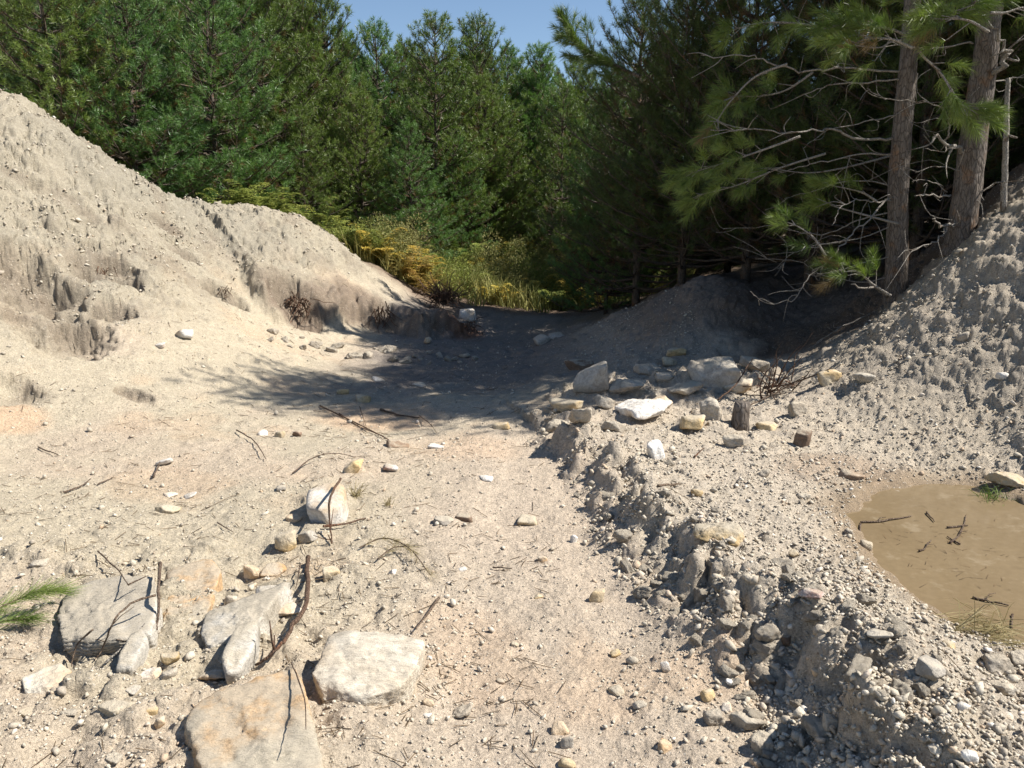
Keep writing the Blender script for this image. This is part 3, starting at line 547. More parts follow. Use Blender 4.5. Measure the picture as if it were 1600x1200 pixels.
# ---------------------------------------------------------------- stones one by one
# u, v (where its middle shows), width px, height px, material, label
ST = [
(258,793,38,22,'cream','pale yellow flat stone on the left flat, below two small white ones'),
(457,808,28,18,'white','small white stone just left below the white-topped boulder'),
(447,843,46,40,'cream','cream block wedged left of the twisted upright root'),
(480,836,34,26,'grey','grey angular stone directly left of the upright root'),
(516,893,36,32,'cream','rounded tan stone above the big white boulder, left of the dry needle sprig'),
(392,893,38,32,'white','bright white stone above the grey tilted slabs'),
(430,888,42,24,'orange','orange-cream stone right beside the bright white stone'),
(361,940,22,24,'orange','small rusty orange block on top of the tilted slabs'),
(445,950,60,34,'white','white knobbly rock between the tilted slabs and the curved root'),
(420,925,40,26,'grey','grey stone above the white knobbly rock by the slabs'),
(232,1052,40,28,'white','whitish stone below the leaning sticks at the lower left'),
(70,1056,90,46,'orange','rusty orange flat stone near the left edge below the green sprig'),
(335,1052,60,30,'orange','orange-cream stone lying against the top of the largest schist slab'),
(206,1076,34,18,'grey','small grey stone between the orange stone and the schist slab'),
(252,1126,18,24,'orange','small upright tan stone just left of the big schist slab'),
(176,1182,34,16,'clod','low grey stone at the bottom edge, left part'),
(262,1052,26,22,'clod','grey lump right of the whitish stone at lower left'),
(265,1025,36,26,'cream','cream stone under the dark upright stick'),
(105,1110,30,18,'clod','flat dull stone below the rusty orange flat stone'),
(40,1110,44,20,'cream','cream flat stone at the left edge near the bottom'),
(692,812,36,20,'grey','grey-white oval stone touching a brown one on the track'),
(725,806,32,22,'brown','brown angular stone touching a grey-white oval one on the track'),
(825,811,36,26,'cream','tan stone alone in the middle of the track'),
(897,841,16,20,'white','small bright bluish-white chip on the track near the berm'),
(846,871,18,14,'orange','small orange pebble in the middle of the track'),
(933,930,30,28,'cream','pale egg-shaped stone on the track close to the berm'),
(840,931,18,11,'cream','thin pale chip left of the egg-shaped stone'),
(722,888,22,12,'white','small white chips on the track right of the dry needle sprig'),
(613,893,14,13,'white','tiny white pebble under the dry needle sprig'),
(805,1005,18,11,'cream','small cream pebble alone on the lower track'),
(671,1096,19,17,'white','bluish-white pebble right below the big white boulder'),
(667,1117,18,10,'white','flat white chip below the bluish-white pebble'),
(782,1064,16,13,'brown','small brown pebble on the lower track'),
(962,1021,22,16,'cream','tan stone on the lower track below the egg-shaped stone'),
(965,1078,28,22,'cream','flat tan stone, lower of two on the track by the berm'),
(1000,1098,26,20,'clod','pale stone at the foot of the berm, near the bottom'),
(1040,1043,18,22,'white','white upright chip on the berm edge'),
(876,1136,30,32,'white','bright white stone standing at the bottom of the track, casting a dark shadow'),
(885,1160,28,24,'grey','greyish-pink stone directly under the bright white one'),
(885,1190,30,26,'cream','tan stone at the bottom edge, lowest in the column of three'),
(722,1112,44,26,'clod','crumbly grey clod right of the flat white chip'),
(1040,1165,26,24,'orange','small ochre stone at the foot of the berm at the bottom'),
(1128,830,84,50,'cream','large flat cream-yellow boulder sunk in the top of the berm'),
(1355,850,22,20,'cream','small tan stone sitting in the edge of the puddle'),
(1358,801,26,15,'grey','grey stone at the upper left tip of the puddle'),
(1325,830,18,16,'grey','small grey stone on the damp bank left of the puddle'),
(1268,926,44,18,'red','white stone with red stain on the slope between berm and puddle'),
(1455,1046,54,46,'grey','large pale rock standing below the puddle with a dark shadow at its left'),
(1482,1005,26,17,'cream','cream stone at the lower corner of the puddle'),
(1557,1031,50,38,'clod','grey lump below the puddle, left of the one at the frame edge'),
(1594,1028,34,32,'clod','grey lump below the puddle cut by the right frame edge'),
(1568,1078,46,28,'clod','low grey rock in the lower right under two grey lumps'),
(1575,1119,24,12,'white','small white stone on the lower right slope'),
(1278,1049,20,17,'white','white-cream lump on the berm crest'),
(1142,1064,20,13,'white','flat white chip on the lower berm face'),
(1137,1104,20,18,'white','round white pebble between dark clods at the berm foot'),
(1115,1118,40,46,'clod','dark-sided grey clod at the berm foot, left of the tan one'),
(1167,1124,42,38,'clod','tan rounded clod at the berm foot beside the dark-sided one'),
(1193,1158,42,48,'clod','tall grey clod below the tan rounded one at the berm foot'),
(1106,1086,30,24,'cream','yellowish clod at the berm foot above the round white pebble'),
(1180,1190,26,22,'orange','orange stone at the bottom edge, under the tall grey clod'),
(1516,1180,30,32,'white','bluish-white stone at the bottom edge, right part'),
(1462,1168,26,24,'orange','orange stone at the bottom, left of the bluish-white one'),
(1300,1125,38,34,'clod','pinkish clod in the dark cleft of the lower berm'),
(1225,1000,22,20,'brown','reddish-brown clod in the notch of the berm crest'),
(1372,992,44,24,'grey','lilac-grey stones crumbled on the slope below the puddle bank'),
(1010,632,108,46,'white','long white rock lying just beyond the berm, sunlit'),
(978,604,74,34,'grey','flat grey-tan boulder behind the long white rock'),
(922,594,56,58,'grey','grey boulder left of the flat one, half in tree shade'),
(906,568,44,28,'brown','dark reddish-brown boulder behind the grey one at the track edge'),
(890,634,58,34,'cream','tan blocky rock at the head of the berm'),
(1025,702,34,48,'white','white-topped upright stone standing alone on the berm'),
(1045,565,28,18,'cream','small sunlit stone left of the biggest boulder in the dapple'),
(1118,572,106,84,'grey','biggest boulder, dappled by branch shadows right of the track'),
(1152,600,50,36,'orange','orange-faced stone against the right foot of the biggest boulder'),
(1074,607,60,30,'clod','dusty grey boulder in front of the biggest boulder'),
(1112,642,48,50,'clod','knobbly crusted clod left of the little stump'),
(1082,660,54,28,'cream','pale worn stone below the knobbly clod'),
(618,689,36,20,'brown','dark pitted stone at the near edge of the tree shadow'),
(680,697,32,13,'white','flat white stone right of the dark pitted one'),
(610,731,24,14,'red','small reddish stone on the track left of centre'),
(552,728,36,28,'cream','pale yellow block just above the white-topped boulder'),
(760,746,26,15,'white','pale flat stone on the middle of the track ahead'),
(785,664,32,18,'cream','tan stone at the head of the berm where the shade begins'),
(568,621,32,20,'cream','cream lump on the orange soil by the shadow edge'),
(535,612,22,13,'cream','small cream lump left of the larger one on the orange soil'),
(868,524,28,14,'grey','pale stone in the shaded track far ahead, right one'),
(846,531,30,18,'grey','pale stone in the shaded track far ahead, left one'),
(590,593,18,10,'white','small pale stone in the tree shadow, left part'),
(657,600,22,12,'grey','small grey stone in the middle of the tree shadow'),
(668,533,16,9,'white','tiny white stone at the foot of the undercut bank'),
(731,493,28,26,'white','white block on red soil at the end of the undercut bank'),
(287,521,28,18,'white','white stone on the left slope at the shadow tip height'),
(250,539,18,12,'red','small reddish lump on the left slope, left of the white stone'),
(255,721,32,15,'white','white stone with a short stick under it on the left flat'),
(297,774,22,14,'white','small white stone on the left flat, right one of a pair'),
(265,772,24,12,'white','small white stone on the left flat, left one of a pair'),
(466,678,15,12,'brown','tiny dark stone on the left flat below the shadow'),
(437,679,18,13,'cream','small cream stone left of the tiny dark one'),
(409,676,16,12,'white','small white stone, leftmost of three in a short row'),
(440,762,18,14,'grey','small pale grey stone left of the white-topped boulder'),
(1300,586,42,30,'cream','cream stone at the crest of the right mound, left end'),
(1350,591,38,20,'grey','grey stone just right of the cream one on the mound crest'),
(1568,586,18,13,'white','small white stone high on the right mound face'),
(1504,528,18,13,'grey','small pale stone near the crest of the right mound'),
(1254,686,34,42,'brown','ochre-brown clod at the left foot of the right mound'),
(1200,664,34,20,'cream','pale stone right of the little stump'),
(1330,741,38,22,'brown','brown stone at the foot of the right mound above the puddle'),
(1400,774,22,22,'grey','grey upright stone at the upper rim of the puddle'),
(1585,748,80,30,'cream','flat cream slab above the puddle at the right frame edge'),
(1585,812,64,46,'grey','grey boulder with dark underside on the right rim of the puddle'),
(1255,775,24,16,'clod','crumb lump where the mound meets the damp soil'),
(60,880,30,16,'clod','low dusty stone left above the left slab'),
(1170,905,26,18,'clod','small clod in the middle of the slope right of the berm'),
(1240,865,22,14,'cream','small pale stone on the slope above the red-stained one'),
(905,654,44,26,'clod','crusted clod heaped left of the long white rock'),
(962,664,46,26,'clod','crusted clod just below the long white rock'),
(868,664,34,24,'clod','crusted clod at the tip of the berm in front of the tan block'),
(1038,588,34,20,'grey','dusty grey stone between the long white rock and the biggest boulder'),
(1010,575,40,22,'clod','dusty lump behind the flat grey-tan boulder'),
(1060,548,36,20,'cream','pale lump at the upper left of the biggest boulder'),
(1180,575,40,24,'clod','dusty lump behind the brushwood right of the biggest boulder'),
(945,628,34,20,'clod','small lump between the grey boulder and the long white rock'),
(1145,690,36,24,'clod','crusted clod in front of the little stump'),
(1245,640,40,26,'clod','crusted lump at the left toe of the right mound'),
(1195,740,22,15,'clod','clod on the rough ground below the little stump'),
(1090,770,20,14,'cream','small pale stone on the rough ground above the cream-yellow boulder'),
]
def place_rock(u, v, wpx, hpx, mat, label, sub=None, name='stone', rot=None, rough=.06, sharp=34, strat=0, hk=1., sink=.3, tilt=.22, cat=None):
    rg = np.random.default_rng(int(u*31+v*7)); h = hitg(u, v+hpx*.28); D = h[1]
    wm = wpx*D/FPX/np.cos(math.atan(abs(u-800)/FPX))**0; hm = hpx*D/FPX
    el = math.atan2(CAMZ-h[2], h[1])
    dep = wm*rg.uniform(.65, .95); hk = hk*(.78 if (525 < v < 640 and wpx > 40 and u > 850) else 1.); Hh = max((hm-dep*math.sin(el)*.85)/math.cos(el), wm*.22)*hk
    dims = np.array([wm*.54, dep*.54, Hh*.5*(1+sink*1.0)])
    if sub is None: sub = 3 if wpx < 34 else (4 if wpx < 70 else 5)
    V, F = rock_shape(rg, sub, dims, npl=9 if wpx < 60 else 18, sharp=sharp, rough=(rough if wpx < 60 else .10) if mat != 'clod' else .16, strat=strat)
    c, s_ = math.cos(rot if rot is not None else rg.uniform(-.5, .5)), 0; a = rot if rot is not None else rg.uniform(-.5, .5)
    R = np.array(Matrix.Rotation(a, 3, 'Z') @ Matrix.Rotation(rg.uniform(-tilt, tilt), 3, 'X') @ Matrix.Rotation(rg.uniform(-tilt, tilt), 3, 'Y'))
    V = V@R.T; h2 = np.array([h[0], h[1]+dep*.1, 0]); g = gz(h2[0], h2[1])
    me = mesh_np(name, V, F, M[mat], True)
    link(name, me, None, (h2[0], h2[1], g+V[:, 2].max()*(1-sink*2)*.9), label, cat or ('clod' if mat == 'clod' and 'stone' not in label and 'rock' not in label and 'boulder' not in label else ('boulder' if wpx > 70 else 'stone')))
for r in ST: place_rock(*r)
# outlined slabs: outline in the photograph laid out on the ground, given height and faces
def slab(out_px, top_h, mat, label, under=.12, lean=(0, 0), sub=6, rough=.042, strat=.022, name='rock_slab', cat='rock slab', sharp=60, extra=None, flare=.15):
    rg = np.random.default_rng(int(out_px[0][0]*7+out_px[0][1]))
    cx = sum(p[0] for p in out_px)/len(out_px); cy_ = sum(p[1] for p in out_px)/len(out_px)
    g = hit(cx, cy_); zt = g[2]+top_h
    # the top face plane leans: z = zt + lean.x*(x-x0) + lean.y*(y-y0)
    c0 = np.array(at_z(cx, cy_, zt)); N0 = np.array([-lean[0], -lean[1], 1.]); N0 /= np.linalg.norm(N0)
    W = []
    for (u, v) in out_px:
        d = ray(u, v); o = np.array([0, 0, CAMZ]); t = np.dot(c0-o, N0)/np.dot(d, N0); W.append(o+d*t)
    W = np.array(W); c = W.mean(0)-np.array([0, 0, (top_h+under)*.45]); W = W-c
    Ns = [N0]; Hs = [np.dot(N0, W[0])]
    area = sum(W[i][0]*W[(i+1) % len(W)][1]-W[(i+1) % len(W)][0]*W[i][1] for i in range(len(W)))
    for i in range(len(W)):
        a, b = W[i], W[(i+1) % len(W)]; e = b-a; nn = np.cross(e, N0)*(1 if area > 0 else -1); nn /= np.linalg.norm(nn)
        nn = nn+N0*rg.uniform(-flare, flare); nn /= np.linalg.norm(nn); Ns.append(nn); Hs.append(max(np.dot(nn, (a+b)/2), .01))
    Ns.append(-N0); Hs.append(Hs[0]*1.3+.02)
    for _ in range(9):
        nn = N0*rg.uniform(.5, 1.2)+rg.normal(0, .5, 3); nn /= np.linalg.norm(nn); Ns.append(nn); Hs.append(max((W@nn).max()*rg.uniform(.84, .97), Hs[0]*.8))
    N = np.array(Ns); Hh = np.array(Hs); D, F = ico(sub)
    L = np.abs(W).max(0); sc = np.array([L[0], L[1], max(Hs[0], .03)]); D2 = D*sc; D2 /= np.linalg.norm(D2, axis=1)[:, None]
    s = L.max(); of = rg.uniform(0, 40, 3)
    q = np.maximum(D2@N.T/Hh[None], 1e-4); q[:, 1:] = q[:, 1:]*(1+.06*np.stack([fbm3(D2*4+i*7.3+of, 2, 3) for i in range(1, len(N))], 1)); r = (q**sharp).sum(1)**(-1/sharp); V = D2*r[:, None]
    h0 = V@N0; tx = np.cross(N0, [.8, .6, 0.]); tx /= np.linalg.norm(tx); ty = np.cross(N0, tx); uu = (V@tx)/s; vv_ = (V@ty)/s
    st_ = fbm3(np.stack([uu*2.2, vv_*5.5, uu*0], 1)+of, 31, 4)*3.2; st_ = np.floor(st_)+sst(.0, .22, st_-np.floor(st_))
    V = V+N0[None]*(.013*s*st_*(D2@N0 > .0))[:, None]
    V = V+D2*(rough*s*(.35*fbm3(V/s*3+of, 3, 4)+.55*fbm3(V/s*9+of, 8, 5)+.25*fbm3(V/s*30+of, 9, 3)))[:, None]
    h_ = V@N0; lay = np.abs(((fbm3(V/s*np.array([3, 5, 3])+of, 5, 3)+h_*9/s)*2.2) % 1-.5); V = V-D2*(strat*s*sst(.32, .5, lay))[:, None]
    link(name, mesh_np(name, V, F, M[mat], True), None, c, label, cat)
slab([(88,958),(110,915),(165,893),(238,898),(246,945),(238,985),(180,1000),(98,1008)], .075, 'schist_grey', 'grey schist slab with white patch, overhanging a dark gap at left', lean=(.12, .12))
slab([(252,905),(268,878),(330,868),(352,900),(330,945),(318,985),(256,985)], .055, 'schist', 'cream slab with rusty top edge right of the dark upright stick', lean=(0, .15))
slab([(312,985),(322,948),(372,930),(470,895),(500,905),(455,960),(392,985),(352,1040),(325,1020)], .10, 'schist_grey', 'long tilted grey slab with crystalline white flank, dark at its left end', lean=(.1, .18), strat=.02)
slab([(345,1018),(372,965),(402,958),(398,1005),(372,1045),(352,1050)], .12, 'schist_grey', 'narrow pointed slab leaning against the long tilted slab', lean=(-.2, .3), sub=4)
slab([(286,1130),(300,1095),(395,1045),(452,1030),(480,1070),(500,1160),(520,1230),(330,1240)], .10, 'schist', 'largest layered schist slab at the bottom edge with dark left flank', lean=(.05, .16), strat=.018, sub=6)
slab([(488,1052),(515,982),(560,985),(668,992),(650,1040),(618,1072),(570,1092),(500,1078)], .115, 'twowhite', 'big white boulder with orange stains and flat sunlit top', lean=(0, .22), name='boulder', cat='boulder', sub=6, strat=.01)
slab([(476,790),(480,762),(508,748),(538,754),(536,785),(505,800)], .13, 'white', 'white-topped boulder with dark lower face behind the upright root', lean=(0, .2), name='boulder', cat='boulder', sub=4)
slab([(178,1045),(200,985),(222,975),(232,992),(205,1045)], .09, 'schist_grey', 'thin grey shard leaning under the crossed sticks', lean=(-.1, .3), sub=4)
slab([(150,1102),(165,1092),(250,1098),(245,1108),(185,1116)], .05, 'cream', 'thin tan slab raised on edge over a dark hollow', lean=(0, .1), sub=4, under=.0)
# clods along the berm: many and alike
clod_meshes = []
for k in range(7):
    V, F = rock_shape(rng, 4, (.5, .42, .34), npl=8, sharp=16, rough=.20); clod_meshes.append(mesh_np('clod', V, F, M['clod'], True))
seg_lab = ['rough soil clod on the berm, one among many on its far narrow end', 'rough soil clod on the berm, one among many on its middle stretch', 'rough soil clod on the berm, one among many on its near broad end']
bp = np.array(BERM)
for k in range(120):
    i = int(rng.integers(0, 9)) if k > 60 else int(rng.integers(4, 9)); t = rng.uniform(); p = bp[i]*(1-t)+bp[i+1]*t; d = bp[i+1]-bp[i]; nrm = np.array([-d[1], d[0]])/np.linalg.norm(d)
    nrm = nrm if nrm[0] > 0 else -nrm
    q = p+nrm*rng.choice([rng.uniform(-.12, .05), rng.uniform(.0, .5)], p=[.45, .55]); s_ = .03+.022*rng.exponential(); s_ = min(s_, .13)*(1 if q[1] < 4 else .8)
    o = link('clod', clod_meshes[k % 7], None, (q[0], q[1], gz(q[0], q[1])+s_*.12), seg_lab[0 if i < 3 else (1 if i < 6 else 2)], 'clod', 'soil clods along the %s of the berm' % ('far end' if i < 3 else ('middle' if i < 6 else 'near end')))
    o.rotation_euler = (rng.uniform(-.5, .5), rng.uniform(-.5, .5), rng.uniform(0, 6.28)); o.scale = (s_*rng.uniform(.9, 1.4), s_, s_*rng.uniform(.8, 1.2))

for k in range(30):
    u = 420+k*11+rng.uniform(-8, 8); v = np.interp(u, [400, 520, 640, 760], [522, 540, 556, 552])+rng.uniform(-6, 16); h = hitg(u, v); s_ = rng.uniform(.05, .16)
    o = link('clod', clod_meshes[k % 7], None, (h[0], h[1], h[2]+s_*.1), 'lump of earth fallen at the foot of the undercut bank', 'clod', 'lumps fallen from the undercut bank'); o.rotation_euler = (rng.uniform(-.6, .6), rng.uniform(-.6, .6), k); o.scale = (s_*1.3, s_, s_)
# ---------------------------------------------------------------- sticks, roots
def stick(px, r, label, mat='stick', name='stick', lift=.012, cat='stick', k=6, twigs=0, lifts=None):
    P_ = []
    for i, p in enumerate(px):
        h = hitg(p[0], p[1]); lf = lifts[i] if lifts else lift
        if lf > .03:
            d = ray(p[0], p[1]); t = (h[2]+lf-CAMZ)/d[2] if d[2] < -.01 else 1; P_.append(np.array([0, 0, CAMZ])+d*t)
        else: P_.append(h+np.array([0, 0, lf]))
    P_ = np.array(P_); c = P_[0].copy(); P_ = smooth_path(P_-c, 5); P_[1:-1] += rng.normal(0, r*.25, (len(P_)-2, 3))
    T = Tubes(); rad = np.linspace(r, r*.45, len(P_))*(1+rng.normal(0, .08, len(P_))); T.add(P_, rad, k)
    for q in range(twigs):
        i = int(rng.integers(len(P_)//3, len(P_)-1)); dr = rng.normal(0, 1, 3); dr[2] = abs(dr[2])*.5; dr /= np.linalg.norm(dr); L = rng.uniform(.04, .12)
        T.add(np.array([P_[i], P_[i]+dr*L*.5, P_[i]+dr*L+rng.normal(0, .01, 3)]), [r*.45, r*.35, r*.2], 5)
    link(name, T.mesh(name, M[mat]), None, c, label, cat)
STK = [
([(250,880),(247,925),(246,992)],.0085,'dark upright stick standing between the two left slabs',[.16,.10,.02]),
([(154,868),(185,892),(200,914)],.0045,'thin stick slanting down to the white patch of the left slab',[.02,.06,.11]),
([(200,914),(229,900)],.004,'short twig lying on the white patch of the left slab',[.11,.11]),
([(243,930),(205,943),(178,970),(162,1010),(148,1036)],.005,'bowed stick arching over the left slab to the ground',[.13,.14,.12,.04,.01]),
([(145,984),(120,1008),(112,1046)],.0045,'thin stick dropping over the front lip of the left slab',[.11,.06,.01]),
([(100,1022),(150,1014),(196,1003)],.0045,'long pale stick lying along the gap under the left slab',[.015,.03,.03]),
([(165,1040),(195,1008),(226,974)],.005,'pale stick leaning on the thin grey shard',[.01,.06,.1]),
([(158,994),(200,1003)],.004,'short crossing stick beside the leaning shard',[.06,.06]),
([(482,880),(478,940),(452,985),(436,1012),(400,1047)],.012,'thick curved brown root between the slabs and the big white boulder',[.03,.05,.06,.05,.02]),
([(532,748),(516,776),(514,812),(519,852)],.008,'twisted upright root in front of the white-topped boulder',[.20,.16,.09,.01]),
([(519,852),(512,835)],.005,'stub beside the foot of the twisted upright root',[.01,.05]),
([(505,828),(540,824),(572,812)],.008,'pinkish root piece lying right of the twisted root',[.02,.02,.01]),
([(500,636),(555,662),(612,692)],.0075,'long reddish stick on orange soil pointing at the dark pitted stone',None),
([(530,648),(560,668),(600,684)],.005,'thinner reddish stick beside the long one on orange soil',None),
([(562,640),(574,674)],.004,'short red twig crossing the long reddish sticks',[.03,.01]),
([(457,742),(488,716),(520,708),(556,716)],.005,'arched thin twig above the white-topped boulder',[.01,.05,.05,.01]),
([(370,676),(398,694),(416,722)],.006,'curved thin twig on the left flat below the shadow',[.02,.02,.02]),
([(60,701),(92,714)],.006,'short dark twig near the left edge of the flat',None),
([(100,772),(128,762),(142,751)],.006,'dark bent twig on the left flat, first of a pair',None),
([(153,760),(178,748)],.005,'dark straight twig on the left flat, second of a pair',None),
([(240,748),(251,728)],.008,'short stick propping the small white stone',[.01,.03]),
([(686,941),(668,966),(650,994)],.008,'flat brown stick behind the big white boulder',[.02,.02,.03]),
([(595,642),(620,650),(655,655)],.012,'thick brown log piece at the shadow edge',None),
([(655,655),(672,668),(682,678)],.005,'thin twig curling from the brown log piece',[.03,.03,.01]),
([(1120,632),(1150,600),(1176,560)],.010,'reddish stick leaning up beside the biggest boulder',[.03,.08,.16]),
([(1190,618),(1205,575)],.008,'pale upright stick left of the right mound crest',[.02,.1]),
([(1195,612),(1240,598),(1300,575)],.010,'brown stick in the brushwood at the mound foot',[.03,.05,.05]),
([(1170,640),(1215,612),(1262,585)],.007,'thin stick in the brushwood at the mound foot',[.03,.05,.08]),
([(1160,622),(1200,618),(1240,612)],.006,'level twig in the brushwood behind the little stump',[.03,.04,.04]),
([(340,820),(365,835)],.004,'short twig in the middle of the left flat',None),
([(470,890),(462,920)],.004,'twig above the long tilted slab',[.03,.05]),
([(455,1035),(475,1090),(478,1140)],.003,'hair-thin curved twig on the largest schist slab',[.14,.15,.15]),
([(1345,706+110),(1380,814),(1424,806)],.006,'long twig at the upper left edge of the puddle',[.03,.03,.03]),
([(1345,818),(1341,840)],.005,'short twig hanging into the puddle edge',[.02,.01]),
([(1448,800),(1460,815)],.005,'small twig floating near the top of the puddle',None),
([(1480,824),(1512,821)],.006,'dark twig floating in the puddle, topmost of a cluster',None),
([(1484,848),(1502,832),(1509,806)],.006,'bent dark twig floating in the middle of the cluster',None),
([(1500,850),(1480,838)],.005,'short dark twig at the bottom of the floating cluster',None),
([(1436,861),(1446,856),(1455,844)],.005,'small curved twig floating left of the cluster',None),
([(1520,933),(1548,940),(1576,946)],.006,'long thin twig floating in the lower puddle',None),
([(1582,960),(1581,982)],.005,'small upright-lying twig at the right of the lower puddle',None),
([(1028,762),(1064,760)],.009,'dark twig on the rough ground below the upright stone',None),
([(770,890),(800,892)],.005,'small dark twig on the track',None),
([(1085,716),(1100,700)],.007,'stub of root sticking out of the rough ground',[.01,.05]),
]
_wl = base_z
for px, r, lb, lf in STK:
    fl_ = 'float' in lb or 'puddle' in lb
    if fl_:
        P_ = np.array([at_z(u, v, WATER_Z+.006) for u, v in px]); c = P_[0].copy(); P_ = smooth_path(P_-c, 4, .002); T = Tubes(); T.add(P_, np.linspace(r, r*.5, len(P_)), 6)
        if len(px) > 2: T.add([P_[3], P_[3]+[.03, .03, .01], P_[3]+[.07, .05, .005]], [r*.5, r*.4, r*.2], 5)
        link('stick', T.mesh('stick', M['stick']), None, c, lb, 'stick')
    else: stick(px, r*.9, lb, lifts=lf, mat='dead' if ('pale' in lb) else ('root' if ('root' in lb or 'red' in lb) else 'stick'), twigs=2 if len(px) > 3 else 0)
pp = PUD.mean(0)+rng.normal(0, .28, (110, 2)); pp = pp[(in_poly_sd(pp[:, 0], pp[:, 1], PUD) < -.02)]; n = len(pp); a = rng.uniform(0, 3.14, n); L = rng.uniform(.01, .035, n)
P0 = np.c_[pp, np.full(n, WATER_Z+.002)]; D_ = np.c_[np.cos(a), np.sin(a), a*0]; S_ = np.c_[-np.sin(a), np.cos(a), a*0]*.0016; V = np.stack([P0-D_*L[:, None]-S_, P0-D_*L[:, None]+S_, P0+D_*L[:, None]], 1).reshape(-1, 3); V[:, 2] += np.tile([0, 0, .002], n)
link('floating_litter', mesh_np('floating_litter', V, np.arange(len(V)).reshape(-1, 3), M['litter'], False, {'tint': np.repeat(rng.uniform(0, 1, n), 3)}), kind='stuff', label='pine needles floating on the puddle')
# little stump
h = hitg(1156, 668); T = Tubes()
T.add([[0, 0, -.05], [.0, 0, .05], [.005, 0, .12], [.01, 0, .185]], [.075, .062, .06, .055], 12, 3, .10)
st = link('tree_stump', T.mesh('tree_stump', M['bark']), None, h, 'little cut stump with mossy bark among the stones right of the track', 'stump')

# ---------------------------------------------------------------- pines
def needles(tp, td, tl, n, nl, nw, tint, spread=.88):
    """tp tuft base, td axis, tl shoot length; n needles each: one thin blade per needle"""
    m = len(tp); d = td/np.linalg.norm(td, axis=1)[:, None]
    a = np.where(np.abs(d[:, 2:3]) < .9, np.array([[0, 0, 1.]]), np.array([[1., 0, 0]])); s = np.cross(d, a); s /= np.linalg.norm(s, axis=1)[:, None]; u = np.cross(s, d)
    f = rng.uniform(0, 1, (m, n))**.8; az = rng.uniform(0, 6.283, (m, n)); an = spread*(1.35-.75*f)+rng.normal(0, .14, (m, n))
    nd = d[:, None]*np.cos(an)[..., None]+(s[:, None]*np.cos(az)[..., None]+u[:, None]*np.sin(az)[..., None])*np.sin(an)[..., None]
    b = tp[:, None]+d[:, None]*(f*tl[:, None])[..., None]
    L = nl*rng.uniform(.75, 1.15, (m, n))[..., None]; rnd = rng.normal(0, 1, (m, n, 3)); sd = np.cross(nd, rnd); sd /= np.linalg.norm(sd, axis=2)[..., None]
    tip = b+nd*L; tip[..., 2] -= L[..., 0]*.10
    V = np.stack([b-sd*nw*.5, b+sd*nw*.5, tip], 2).reshape(-1, 3); F = np.arange(len(V)).reshape(-1, 3)
    return V, F, np.repeat(np.repeat(tint, n)+rng.normal(0, .05, m*n), 3)
